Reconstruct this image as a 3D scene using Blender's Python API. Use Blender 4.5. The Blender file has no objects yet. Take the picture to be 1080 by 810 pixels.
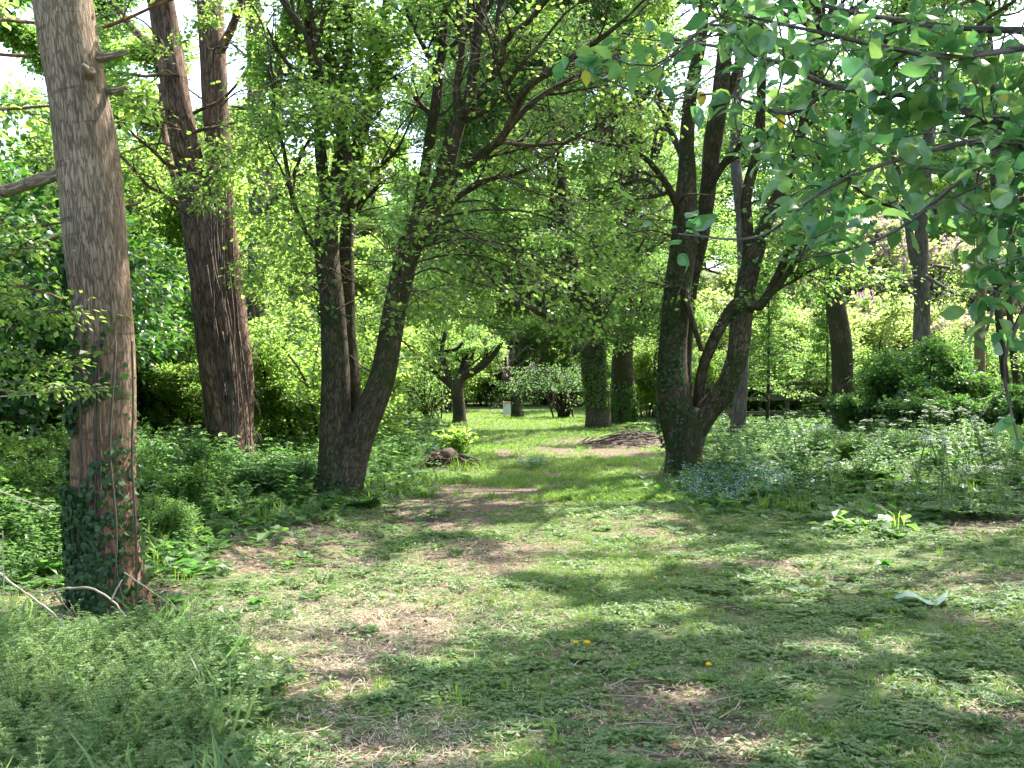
import bpy, math, random
import numpy as np
from math import radians, sin, cos, pi

# ------------------------------------------------------------------ camera, sky, sun
scene = bpy.context.scene
C = scene.collection
F = 1158.0                     # focal length in pixels of the 1080 px wide photograph
EYE = 1.6
HOR = 395.0
cam_d = bpy.data.cameras.new('camera')
cam_d.sensor_width = 36.0
cam_d.lens = F / 1080.0 * 36.0
cam_d.clip_start = 0.05
cam_d.clip_end = 2000.0
cam = bpy.data.objects.new('camera', cam_d)
C.objects.link(cam)
cam.location = (0, 0, EYE)
cam.rotation_euler = (radians(90.0) - math.atan((405 - HOR) / F), 0, 0)
scene.camera = cam

SUN_EL = radians(54.0)
SUN_AZ = radians(42.0)         # clockwise from +Y, towards +X
SDIR = np.array([sin(SUN_AZ) * cos(SUN_EL), cos(SUN_AZ) * cos(SUN_EL), sin(SUN_EL)])
world = bpy.data.worlds.new('World')
scene.world = world
world.use_nodes = True
nt = world.node_tree
bg = nt.nodes['Background']
sky = nt.nodes.new('ShaderNodeTexSky')
sky.sky_type = 'NISHITA'
sky.sun_disc = False
sky.sun_elevation = SUN_EL
sky.sun_rotation = SUN_AZ
sky.air_density = 1.0
sky.dust_density = 2.5
sky.ozone_density = 1.0
nt.links.new(sky.outputs[0], bg.inputs[0])
bg.inputs[1].default_value = 0.15
sun_d = bpy.data.lights.new('sun', 'SUN')
sun_d.energy = 3.3
sun_d.angle = radians(0.5)
sun_d.color = (1.0, 0.955, 0.88)
sun = bpy.data.objects.new('sun', sun_d)
C.objects.link(sun)
from mathutils import Vector, Matrix
sun.rotation_euler = Vector(SDIR).to_track_quat('Z', 'Y').to_euler()
sun.location = (20, 20, 40)

vs = scene.view_settings
scene.display_settings.display_device = 'sRGB'
vs.view_transform = 'Standard'
vs.look = 'None'
vs.gamma = 1.0
vs.exposure = 2.62
vs.use_curve_mapping = False
cy = scene.cycles
cy.max_bounces = 8
cy.diffuse_bounces = 5
cy.glossy_bounces = 2
cy.transmission_bounces = 4
cy.transparent_max_bounces = 4
cy.use_denoising = True
cy.caustics_reflective = False
cy.caustics_refractive = False
cy.sample_clamp_indirect = 6.0

rng = np.random.default_rng(7)
random.seed(7)

# ------------------------------------------------------------------ noise and layout
_perm = np.random.default_rng(3).random((256, 256)).astype(np.float64)
def vnoise(x, y, s=0):
    x = np.asarray(x, float) + 37.3 * s; y = np.asarray(y, float) + 11.7 * s
    xi = np.floor(x).astype(int); yi = np.floor(y).astype(int)
    fx = x - xi; fy = y - yi
    fx = fx * fx * (3 - 2 * fx); fy = fy * fy * (3 - 2 * fy)
    a = _perm[xi & 255, yi & 255]; b = _perm[(xi + 1) & 255, yi & 255]
    c = _perm[xi & 255, (yi + 1) & 255]; d = _perm[(xi + 1) & 255, (yi + 1) & 255]
    return (a * (1 - fx) + b * fx) * (1 - fy) + (c * (1 - fx) + d * fx) * fy
def fbm(x, y, s=0, o=3):
    v = 0; a = 0.5; t = 0
    for k in range(o):
        v = v + a * vnoise(np.asarray(x) * 2 ** k, np.asarray(y) * 2 ** k, s + k); t += a; a *= 0.5
    return v / t
def sstep(a, b, x):
    t = np.clip((np.asarray(x, float) - a) / (b - a), 0, 1)
    return t * t * (3 - 2 * t)

def gz(x, y):
    x = np.asarray(x, float); y = np.asarray(y, float)
    z = 0.10 * (fbm(x * 0.35, y * 0.35, 1) - 0.5) + 0.035 * (fbm(x * 1.7, y * 1.7, 5) - 0.5)
    z = z + 0.25 * sstep(-1.8, -7.0, x) * sstep(60, 40, y) * 1.0
    z = z + 0.18 * sstep(2.2, 7.0, x) * sstep(9, 14, y)
    # brush/stump mound left of the path
    z = z + 0.20 * np.exp(-(((x + 1.05) / 0.55) ** 2 + ((y - 18.6) / 0.7) ** 2))
    # wooded bank rising beyond the fence on the right
    z = z + 9.0 * sstep(0, 1, (y - 36 + np.clip(12 - x, 0, 30) * 0.9) / 46.0) * sstep(3.5, 11, x - np.clip(48 - y, 0, 20) * 0.1)
    return z

def G(px, py):
    y = F * EYE / (py - HOR)
    return (px - 540) / F * y, y
def W(px, py, y):
    return np.array([(px - 540) / F * y, y, EYE + (HOR - py) / F * y])
def to_px(x, y):
    y = np.maximum(y, 0.5)
    return 540 + F * np.asarray(x) / y, HOR + F * EYE / y

def ell(px, py, items):
    v = np.zeros(np.shape(px))
    for cx, cy_, rx, ry, w in items:
        d = ((px - cx) / rx) ** 2 + ((py - cy_) / ry) ** 2
        v = np.maximum(v, w * np.clip(1.6 - d, 0, 1))
    return v
DIRT = [(345, 665, 130, 42, 1), (300, 585, 95, 28, .9), (470, 640, 90, 26, .8), (540, 520, 80, 22, .8), (640, 472, 95, 11, .75),
        (500, 590, 60, 20, .7), (680, 745, 90, 22, .6), (760, 795, 150, 20, .8), (420, 790, 90, 35, .8), (330, 730, 90, 30, .7),
        (560, 480, 60, 8, .6), (600, 690, 60, 14, .5), (980, 552, 110, 12, .7), (1040, 620, 90, 20, .5), (900, 690, 90, 18, .5),
        (480, 545, 70, 18, .8), (100, 625, 110, 22, .9), (980, 770, 120, 30, .5), (780, 600, 50, 10, .4), (620, 790, 60, 25, .6)]
LIT = [(350, 668, 150, 62, 1), (500, 650, 95, 30, 1), (450, 612, 70, 16, .9), (330, 575, 60, 16, .7), (705, 645, 34, 10, 1), (610, 600, 80, 10, .8),
       (900, 602, 70, 16, .8), (930, 575, 30, 18, .8), (850, 610, 60, 10, .6), (890, 692, 70, 12, .8), (220, 700, 60, 40, .8),
       (40, 680, 60, 22, .8), (300, 610, 30, 14, .7), (560, 560, 60, 7, .6), (660, 570, 80, 7, .8), (800, 795, 50, 14, .8),
       (240, 545, 60, 18, .7), (480, 748, 50, 16, .5), (1000, 600, 40, 10, .6), (740, 590, 60, 8, .5), (350, 590, 30, 22, .6),
       (560, 437, 110, 6, 1), (560, 462, 130, 5, .9), (600, 525, 120, 9, .7), (640, 545, 70, 8, .8), (590, 575, 60, 8, .8), (420, 560, 40, 9, .6), (300, 790, 60, 30, .5),
       (190, 600, 30, 30, .6), (500, 700, 60, 8, .5), (640, 650, 60, 8, .6), (470, 500, 50, 8, .7), (120, 742, 150, 40, .8), (250, 775, 40, 20, .6)]
def dirt_mask(x, y):
    px, py = to_px(x, y)
    d = ell(px, py, DIRT)
    n = fbm(x * 1.3, y * 1.3, 20, 4)
    m = np.clip((n - 0.54) * 3.0 + d * 1.0 + .05, 0, 1)
    far = sstep(26, 34, y)
    return m * (1 - far * 0.9) * np.where(y < 4.2, 0.5, 1)
def lit_mask(x, y):  # ground patches above which crowns are opened to let sun through
    px, py = to_px(x, y)
    m = ell(px, py, LIT)
    n = np.maximum(sstep(.63, .70, fbm(x * .9, y * .9, 120, 3)), .7 * sstep(.62, .69, fbm(x * 2.4, y * 2.4, 130, 2)))
    m = np.maximum(m, .6 * n * (1 - sstep(1.5, 2.5, x) * sstep(11, 12.5, y) * sstep(34, 32, y)) * sstep(19, 15, y))
    return np.where((y > 3.5) & (y < 60), m, 0.0)
def inpoly(px, py, poly):
    px = np.asarray(px); inside = np.zeros(px.shape, bool)
    n = len(poly); j = n - 1
    for i in range(n):
        xi, yi = poly[i]; xj, yj = poly[j]
        cond = ((yi > py) != (yj > py)) & (px < (xj - xi) * (py - yi) / (yj - yi + 1e-9) + xi)
        inside ^= cond; j = i
    return inside
LEFT_HERB = [(-3000, 640), (0, 625), (90, 628), (160, 612), (215, 585), (260, 560), (330, 548), (400, 545), (440, 510), (452, 480), (440, 455), (430, 440), (-3000, 425)]
RIGHT_HERB = [(4000, 590), (1080, 540), (960, 545), (880, 548), (790, 545), (735, 535), (718, 512), (745, 480), (760, 462), (690, 452), (690, 432), (4000, 415)]
FRONT_HERB = [(-400, 660), (60, 672), (150, 655), (215, 668), (262, 720), (285, 780), (280, 830), (230, 1000), (-900, 1000)]
def zone(x, y, soft=True):
    """0 open path, 1 left herbs, 2 right herbs, 3 front left cleavers"""
    px, py = to_px(x, y)
    jx = (fbm(x * 1.1, y * 1.1, 31) - .5) * 90 + (rng.normal(0, 22, np.shape(x)) if soft else 0); jy = (fbm(x * 1.1, y * 1.1, 33) - .5) * 26 + (rng.normal(0, 9, np.shape(x)) if soft else 0)
    z = np.zeros(np.shape(x), int)
    ok = y > 0
    z[inpoly(px + jx, py + jy, LEFT_HERB) & ok] = 1
    z[inpoly(px + jx, py + jy, RIGHT_HERB) & ok] = 2
    z[inpoly(px + jx, py + jy, FRONT_HERB) & ok] = 3
    return z

# ------------------------------------------------------------------ materials
def new_mat(name):
    m = bpy.data.materials.new(name); m.use_nodes = True
    n = m.node_tree.nodes; l = m.node_tree.links
    return m, n, l, n['Principled BSDF'], n['Material Output']
def ramp(n, stops):
    r = n.new('ShaderNodeValToRGB'); e = r.color_ramp.elements
    while len(e) > 1: e.remove(e[-1])
    e[0].position = stops[0][0]; e[0].color = (*stops[0][1], 1)
    for p, c in stops[1:]:
        k = e.new(p); k.color = (*c, 1)
    return r
def leaf_mat(name, cols, trans_cols, fac=0.45, rough=0.45, spec=0.5):
    m, n, l, p, out = new_mat(name)
    g = n.new('ShaderNodeNewGeometry')
    oi = n.new('ShaderNodeObjectInfo')
    add = n.new('ShaderNodeMath'); add.operation = 'ADD'
    nz = n.new('ShaderNodeTexNoise'); nz.inputs['Scale'].default_value = 0.7
    tc = n.new('ShaderNodeTexCoord'); l.new(tc.outputs['Object'], nz.inputs['Vector'])
    mu = n.new('ShaderNodeMath'); mu.operation = 'MULTIPLY_ADD'; mu.inputs[1].default_value = 0.9; mu.inputs[2].default_value = -0.45
    l.new(nz.outputs['Fac'], mu.inputs[0])
    nf = n.new('ShaderNodeTexNoise'); nf.inputs['Scale'].default_value = 45; nf.inputs['Detail'].default_value = 2; l.new(tc.outputs['Object'], nf.inputs['Vector'])
    mf = n.new('ShaderNodeMath'); mf.operation = 'MULTIPLY_ADD'; mf.inputs[1].default_value = 0.7; l.new(nf.outputs['Fac'], mf.inputs[0])
    ms = n.new('ShaderNodeMath'); ms.operation = 'SUBTRACT'; ms.inputs[1].default_value = 0.35; l.new(mu.outputs[0], ms.inputs[0]); l.new(ms.outputs[0], mf.inputs[2])
    l.new(g.outputs['Random Per Island'], add.inputs[0]); l.new(mf.outputs[0], add.inputs[1])
    k = len(cols)
    r1 = ramp(n, [(i / (k - 1), c) for i, c in enumerate(cols)])
    k = len(trans_cols)
    r2 = ramp(n, [(i / (k - 1), c) for i, c in enumerate(trans_cols)])
    l.new(add.outputs[0], r1.inputs[0]); l.new(add.outputs[0], r2.inputs[0])
    l.new(r1.outputs[0], p.inputs['Base Color'])
    p.inputs['Roughness'].default_value = rough
    p.inputs['Specular IOR Level'].default_value = spec
    t = n.new('ShaderNodeBsdfTranslucent'); l.new(r2.outputs[0], t.inputs['Color'])
    mx = n.new('ShaderNodeMixShader'); mx.inputs[0].default_value = fac
    l.new(p.outputs[0], mx.inputs[1]); l.new(t.outputs[0], mx.inputs[2]); l.new(mx.outputs[0], out.inputs['Surface'])
    return m
def bark_mat(name, dark, mid, light, zs=1.6, vor=0.6, moss=0.3, moss_col=(0.06, 0.085, 0.02), sc=1.0, ring=0.0, low_red=0.0, bump=0.6):
    m, n, l, p, out = new_mat(name)
    at = n.new('ShaderNodeAttribute'); at.attribute_name = 'barkco'
    mp = n.new('ShaderNodeMapping'); mp.inputs['Scale'].default_value = (9 * sc, 9 * sc, zs * sc)
    l.new(at.outputs['Vector'], mp.inputs['Vector'])
    n1 = n.new('ShaderNodeTexNoise'); n1.inputs['Scale'].default_value = 2.2; n1.inputs['Detail'].default_value = 8; n1.inputs['Roughness'].default_value = 0.65
    l.new(mp.outputs[0], n1.inputs['Vector'])
    vo = n.new('ShaderNodeTexVoronoi'); vo.feature = 'DISTANCE_TO_EDGE'; vo.inputs['Scale'].default_value = 2.6
    mpv = n.new('ShaderNodeVectorMath'); mpv.operation = 'ADD'
    sn = n.new('ShaderNodeVectorMath'); sn.operation = 'SCALE'; sn.inputs['Scale'].default_value = 0.9
    l.new(n1.outputs['Color'], sn.inputs[0]); l.new(mp.outputs[0], mpv.inputs[0]); l.new(sn.outputs[0], mpv.inputs[1])
    l.new(mpv.outputs[0], vo.inputs['Vector'])
    vr = ramp(n, [(0.0, (0, 0, 0)), (0.12, (1, 1, 1))]); l.new(vo.outputs['Distance'], vr.inputs[0])
    n2 = n.new('ShaderNodeTexNoise'); n2.inputs['Scale'].default_value = 1.3; n2.inputs['Detail'].default_value = 5
    l.new(at.outputs['Vector'], n2.inputs['Vector'])
    mixf = n.new('ShaderNodeMath'); mixf.operation = 'MULTIPLY_ADD'; mixf.inputs[1].default_value = 0.55
    l.new(n1.outputs['Fac'], mixf.inputs[0])
    h2 = n.new('ShaderNodeMath'); h2.operation = 'MULTIPLY'; h2.inputs[1].default_value = 0.45
    l.new(n2.outputs['Fac'], h2.inputs[0]); l.new(h2.outputs[0], mixf.inputs[2])
    cr = ramp(n, [(0.30, dark), (0.5, mid), (0.68, light)]); l.new(mixf.outputs[0], cr.inputs[0])
    mc = n.new('ShaderNodeMix'); mc.data_type = 'RGBA'; mc.blend_type = 'MIX'
    inv = n.new('ShaderNodeMath'); inv.operation = 'MULTIPLY_ADD'; inv.inputs[1].default_value = -vor; inv.inputs[2].default_value = vor
    l.new(vr.outputs[0], inv.inputs[0]); l.new(inv.outputs[0], mc.inputs['Factor'])
    l.new(cr.outputs[0], mc.inputs['A']); mc.inputs['B'].default_value = (*[c * 0.35 for c in dark], 1)
    col = mc.outputs['Result']
    if ring > 0:
        mr = n.new('ShaderNodeMapping'); mr.inputs['Scale'].default_value = (1.2, 1.2, 16)
        l.new(at.outputs['Vector'], mr.inputs['Vector'])
        nr = n.new('ShaderNodeTexNoise'); nr.inputs['Scale'].default_value = 1.4; nr.inputs['Detail'].default_value = 4
        l.new(mr.outputs[0], nr.inputs['Vector'])
        rr = ramp(n, [(0.60, (0, 0, 0)), (0.68, (1, 1, 1))]); l.new(nr.outputs['Fac'], rr.inputs[0])
        rm = n.new('ShaderNodeMath'); rm.operation = 'MULTIPLY'; rm.inputs[1].default_value = ring; l.new(rr.outputs[0], rm.inputs[0])
        m3 = n.new('ShaderNodeMix'); m3.data_type = 'RGBA'; l.new(rm.outputs[0], m3.inputs['Factor'])
        l.new(col, m3.inputs['A']); m3.inputs['B'].default_value = (*dark, 1); col = m3.outputs['Result']
    if low_red > 0:
        sep = n.new('ShaderNodeSeparateXYZ'); l.new(at.outputs['Vector'], sep.inputs[0])
        rr = n.new('ShaderNodeMapRange'); rr.inputs['From Min'].default_value = 0.4; rr.inputs['From Max'].default_value = 2.6
        rr.inputs['To Min'].default_value = low_red; rr.inputs['To Max'].default_value = 0.0
        l.new(sep.outputs['Z'], rr.inputs['Value'])
        m4 = n.new('ShaderNodeMix'); m4.data_type = 'RGBA'; m4.blend_type = 'MULTIPLY'; l.new(rr.outputs[0], m4.inputs['Factor'])
        l.new(col, m4.inputs['A']); m4.inputs['B'].default_value = (1.0, 0.62, 0.45, 1); col = m4.outputs['Result']
    if moss > 0:
        nm = n.new('ShaderNodeTexNoise'); nm.inputs['Scale'].default_value = 2.6; nm.inputs['Detail'].default_value = 7; nm.inputs['Roughness'].default_value = 0.7
        l.new(at.outputs['Vector'], nm.inputs['Vector'])
        a = 0.68 - moss * 0.35
        rm_ = ramp(n, [(a, (0, 0, 0)), (a + 0.1, (1, 1, 1))]); l.new(nm.outputs['Fac'], rm_.inputs[0])
        m5 = n.new('ShaderNodeMix'); m5.data_type = 'RGBA'; l.new(rm_.outputs[0], m5.inputs['Factor'])
        l.new(col, m5.inputs['A']); m5.inputs['B'].default_value = (*moss_col, 1); col = m5.outputs['Result']
    l.new(col, p.inputs['Base Color'])
    p.inputs['Roughness'].default_value = 0.9
    p.inputs['Specular IOR Level'].default_value = 0.2
    hm = n.new('ShaderNodeMath'); hm.operation = 'MULTIPLY_ADD'; hm.inputs[1].default_value = 0.5
    l.new(vr.outputs[0], hm.inputs[0]); l.new(n1.outputs['Fac'], hm.inputs[2])
    bp = n.new('ShaderNodeBump'); bp.inputs['Strength'].default_value = bump; bp.inputs['Distance'].default_value = 0.03
    l.new(hm.outputs[0], bp.inputs['Height']); l.new(bp.outputs[0], p.inputs['Normal'])
    return m
def flat_mat(name, cols, rough=0.8, sc=6.0, bump=0.3):
    m, n, l, p, out = new_mat(name)
    tc = n.new('ShaderNodeTexCoord'); nz = n.new('ShaderNodeTexNoise'); nz.inputs['Scale'].default_value = sc; nz.inputs['Detail'].default_value = 6
    l.new(tc.outputs['Object'], nz.inputs['Vector'])
    k = len(cols)
    r = ramp(n, [(0.3 + 0.4 * i / (k - 1), c) for i, c in enumerate(cols)]); l.new(nz.outputs['Fac'], r.inputs[0]); l.new(r.outputs[0], p.inputs['Base Color'])
    p.inputs['Roughness'].default_value = rough; p.inputs['Specular IOR Level'].default_value = 0.25
    b = n.new('ShaderNodeBump'); b.inputs['Strength'].default_value = bump; b.inputs['Distance'].default_value = 0.01
    l.new(nz.outputs['Fac'], b.inputs['Height']); l.new(b.outputs[0], p.inputs['Normal'])
    return m

M = {}
M['bark_pale'] = bark_mat('bark_pale', (0.11, 0.075, 0.05), (0.27, 0.195, 0.13), (0.39, 0.30, 0.215), zs=1.2, vor=0.45, moss=0.25, sc=2.2, ring=0.85, low_red=0.7, bump=0.8)
M['bark_red'] = bark_mat('bark_red', (0.065, 0.038, 0.026), (0.18, 0.108, 0.072), (0.30, 0.20, 0.14), moss=0.05, sc=0.9, bump=1.0)
M['bark_maple'] = bark_mat('bark_maple', (0.035, 0.027, 0.018), (0.105, 0.078, 0.05), (0.20, 0.155, 0.105), zs=2.4, moss=0.66, moss_col=(0.05, 0.052, 0.018), sc=1.2, bump=0.9)
M['bark_grey'] = bark_mat('bark_grey', (0.05, 0.04, 0.032), (0.13, 0.105, 0.085), (0.23, 0.2, 0.16), moss=0.25, sc=1.0)
M['bark_dark'] = bark_mat('bark_dark', (0.025, 0.02, 0.015), (0.06, 0.047, 0.035), (0.11, 0.09, 0.07), moss=0.3, sc=1.0)
M['maple'] = leaf_mat('maple_leaf', [(0.05, 0.10, 0.012), (0.075, 0.135, 0.016), (0.105, 0.165, 0.022)],
                      [(0.22, 0.42, 0.06), (0.35, 0.56, 0.09), (0.50, 0.66, 0.13)], 0.55)
M['maple_mid'] = leaf_mat('green_leaf', [(0.045, 0.10, 0.018), (0.07, 0.135, 0.024), (0.095, 0.16, 0.03)],
                          [(0.18, 0.39, 0.07), (0.28, 0.50, 0.09), (0.41, 0.60, 0.13)], 0.55)
M['bank'] = leaf_mat('pale_green_leaf', [(0.09, 0.13, 0.04), (0.12, 0.165, 0.05), (0.16, 0.20, 0.07)], [(0.38, 0.52, 0.12), (0.50, 0.62, 0.16), (0.58, 0.68, 0.22)], 0.55)
M['glossy'] = leaf_mat('glossy_leaf', [(0.022, 0.065, 0.02), (0.035, 0.10, 0.028), (0.07, 0.14, 0.03)],
                       [(0.06, 0.22, 0.02), (0.10, 0.28, 0.03), (0.24, 0.42, 0.05)], 0.35, rough=0.33, spec=0.6)
M['broad'] = leaf_mat('broad_leaf', [(0.05, 0.125, 0.045), (0.08, 0.175, 0.055), (0.13, 0.23, 0.06)],
                      [(0.11, 0.33, 0.09), (0.19, 0.44, 0.11), (0.36, 0.56, 0.12)], 0.42, rough=0.3, spec=0.8)
M['yellow'] = leaf_mat('yellow_leaf', [(0.35, 0.30, 0.03), (0.42, 0.36, 0.05)], [(0.6, 0.6, 0.05), (0.7, 0.65, 0.08)], 0.5)
M['herb'] = leaf_mat('herb_leaf', [(0.035, 0.095, 0.022), (0.06, 0.13, 0.03), (0.10, 0.17, 0.045)],
                     [(0.10, 0.30, 0.04), (0.18, 0.40, 0.06), (0.30, 0.48, 0.09)], 0.42, rough=0.5)
M['herb_blue'] = leaf_mat('blue_green_herb', [(0.045, 0.115, 0.035), (0.075, 0.155, 0.048), (0.12, 0.21, 0.075)],
                          [(0.08, 0.28, 0.07), (0.14, 0.36, 0.09), (0.22, 0.44, 0.12)], 0.4, rough=0.5)
M['grass'] = leaf_mat('grass_blade', [(0.05, 0.12, 0.015), (0.09, 0.17, 0.02), (0.15, 0.22, 0.04)],
                      [(0.18, 0.40, 0.03), (0.28, 0.50, 0.04), (0.40, 0.52, 0.09)], 0.42, rough=0.5)
M['ivy'] = leaf_mat('ivy_leaf', [(0.012, 0.035, 0.010), (0.024, 0.058, 0.014), (0.055, 0.10, 0.025)],
                    [(0.03, 0.10, 0.02), (0.06, 0.18, 0.03)], 0.25, rough=0.5, spec=0.35)
M['dead_leaf'] = leaf_mat('dead_leaf', [(0.07, 0.04, 0.025), (0.16, 0.09, 0.055), (0.28, 0.20, 0.13), (0.36, 0.29, 0.2)],
                          [(0.15, 0.08, 0.03), (0.3, 0.18, 0.08)], 0.15, rough=0.7, spec=0.2)
M['straw'] = leaf_mat('dry_straw', [(0.34, 0.27, 0.17), (0.48, 0.40, 0.27), (0.58, 0.50, 0.37)], [(0.4, 0.32, 0.18), (0.5, 0.4, 0.25)], 0.2, rough=0.7, spec=0.2)
M['conifer'] = leaf_mat('conifer_needle', [(0.02, 0.055, 0.018), (0.035, 0.08, 0.025)], [(0.05, 0.16, 0.03), (0.1, 0.25, 0.04)], 0.3, rough=0.75, spec=0.12)
M['purple'] = leaf_mat('purple_blossom', [(0.34, 0.14, 0.28), (0.52, 0.30, 0.44)], [(0.45, 0.2, 0.38), (0.55, 0.32, 0.48)], 0.35)
M['white'] = leaf_mat('white_flower', [(0.62, 0.64, 0.52), (0.78, 0.8, 0.72)], [(0.6, 0.62, 0.45), (0.7, 0.72, 0.6)], 0.3)
M['blue'] = leaf_mat('blue_flower', [(0.32, 0.42, 0.68), (0.48, 0.56, 0.78)], [(0.35, 0.45, 0.7), (0.45, 0.55, 0.8)], 0.3)
M['dandelion'] = leaf_mat('dandelion_petal', [(0.75, 0.5, 0.01), (0.85, 0.62, 0.02)], [(0.8, 0.6, 0.03), (0.85, 0.65, 0.03)], 0.3)
M['twig'] = flat_mat('twig_bark', [(0.035, 0.026, 0.018), (0.09, 0.07, 0.05)], sc=9)
M['stem'] = flat_mat('green_stem', [(0.07, 0.12, 0.03), (0.13, 0.18, 0.05)], sc=9)
M['dry'] = flat_mat('dry_stick', [(0.20, 0.15, 0.10), (0.42, 0.35, 0.26)], sc=12)
M['brush'] = flat_mat('brush_stick', [(0.05, 0.036, 0.028), (0.15, 0.115, 0.09)], sc=7)
M['wood'] = flat_mat('fence_wood', [(0.05, 0.04, 0.03), (0.13, 0.105, 0.08)], sc=14)
M['rot'] = flat_mat('rotten_wood', [(0.02, 0.013, 0.008), (0.07, 0.042, 0.025), (0.14, 0.10, 0.065)], sc=10, bump=0.8)
M['paint'] = flat_mat('white_paint', [(0.68, 0.68, 0.66), (0.8, 0.8, 0.78)], sc=4, bump=0.05)
M['pink'] = flat_mat('terracotta', [(0.42, 0.22, 0.16), (0.5, 0.28, 0.2)], sc=6)

def ground_mat():
    m, n, l, p, out = new_mat('woodland_floor')
    at = n.new('ShaderNodeAttribute'); at.attribute_name = 'dirt'
    tc = n.new('ShaderNodeTexCoord')
    def noise(s, d=6, r=0.6):
        q = n.new('ShaderNodeTexNoise'); q.inputs['Scale'].default_value = s; q.inputs['Detail'].default_value = d; q.inputs['Roughness'].default_value = r
        l.new(tc.outputs['Object'], q.inputs['Vector']); return q
    a = noise(22, 8, .7); b = noise(3.5, 6); c = noise(0.9, 4)
    soil = ramp(n, [(0.3, (0.045, 0.032, 0.022)), (0.5, (0.12, 0.088, 0.062)), (0.68, (0.26, 0.205, 0.15))]); l.new(a.outputs['Fac'], soil.inputs[0])
    grs = ramp(n, [(0.3, (0.045, 0.065, 0.025)), (0.5, (0.085, 0.115, 0.04)), (0.7, (0.14, 0.155, 0.07))]); l.new(b.outputs['Fac'], grs.inputs[0])
    f = n.new('ShaderNodeMath'); f.operation = 'ADD'; f.use_clamp = True
    s = n.new('ShaderNodeMath'); s.operation = 'MULTIPLY_ADD'; s.inputs[1].default_value = 1.6; s.inputs[2].default_value = -0.8
    l.new(a.outputs['Fac'], s.inputs[0]); l.new(at.outputs['Fac'], f.inputs[0]); l.new(s.outputs[0], f.inputs[1])
    mx = n.new('ShaderNodeMix'); mx.data_type = 'RGBA'
    l.new(f.outputs[0], mx.inputs['Factor']); l.new(grs.outputs[0], mx.inputs['A']); l.new(soil.outputs[0], mx.inputs['B'])
    l.new(mx.outputs['Result'], p.inputs['Base Color'])
    p.inputs['Roughness'].default_value = 0.95; p.inputs['Specular IOR Level'].default_value = 0.1
    bp = n.new('ShaderNodeBump'); bp.inputs['Strength'].default_value = 0.7; bp.inputs['Distance'].default_value = 0.03
    l.new(a.outputs['Fac'], bp.inputs['Height']); l.new(bp.outputs[0], p.inputs['Normal'])
    return m
M['ground'] = ground_mat()

# ------------------------------------------------------------------ mesh building
class Acc:
    """collects triangles (numpy) with a material slot each"""
    def __init__(s): s.v = []; s.f = []; s.m = []; s.b = []; s.n = 0; s.sm = []
    def add(s, v, f, mat=0, bark=None, smooth=False):
        v = np.asarray(v, np.float32).reshape(-1, 3); f = np.asarray(f, np.int64).reshape(-1, 3)
        if len(f) == 0: return
        s.v.append(v); s.f.append(f + s.n)
        s.m.append(np.full(len(f), mat, np.int32)); s.sm.append(np.full(len(f), smooth, bool))
        s.b.append(np.zeros((len(v), 3), np.float32) if bark is None else np.asarray(bark, np.float32))
        s.n += len(v)
    def mesh(s, name, mats, origin=(0, 0, 0), bark=True):
        me = bpy.data.meshes.new(name)
        if s.n == 0:
            return me
        v = np.concatenate(s.v) - np.asarray(origin, np.float32); f = np.concatenate(s.f)
        me.vertices.add(len(v)); me.vertices.foreach_set('co', v.astype(np.float32).ravel())
        me.loops.add(len(f) * 3); me.loops.foreach_set('vertex_index', f.astype(np.int32).ravel())
        me.polygons.add(len(f)); me.polygons.foreach_set('loop_start', np.arange(0, len(f) * 3, 3, dtype=np.int32))
        me.polygons.foreach_set('material_index', np.concatenate(s.m))
        me.polygons.foreach_set('use_smooth', np.concatenate(s.sm))
        if bark:
            at = me.attributes.new('barkco', 'FLOAT_VECTOR', 'POINT'); at.data.foreach_set('vector', np.concatenate(s.b).ravel())
        for m in mats: me.materials.append(m)
        me.update(calc_edges=True)
        return me
def link(name, data, parent=None, loc=None):
    o = bpy.data.objects.new(name, data); C.objects.link(o)
    if parent is not None: o.parent = parent
    if loc is not None: o.location = loc
    return o
def tag(o, label=None, cat=None, group=None, kind=None):
    if label: o['label'] = label
    if cat: o['category'] = cat
    if group: o['group'] = group
    if kind: o['kind'] = kind
    return o
def empty(name, loc, label, cat, group=None):
    o = bpy.data.objects.new(name, None); C.objects.link(o); o.location = loc; o.empty_display_size = 0.2
    return tag(o, label, cat, group)
def copy_tree(o, loc, rz=0, sc=(1, 1, 1), label=None, tilt=(0, 0)):
    c = o.copy(); C.objects.link(c); c.location = loc; c.rotation_euler = (tilt[0], tilt[1], rz); c.scale = sc
    if label: c['label'] = label
    for ch in list(o.children):
        d = ch.copy(); C.objects.link(d); d.parent = c
        for g in list(ch.children):
            e = g.copy(); C.objects.link(e); e.parent = d
    return c

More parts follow.
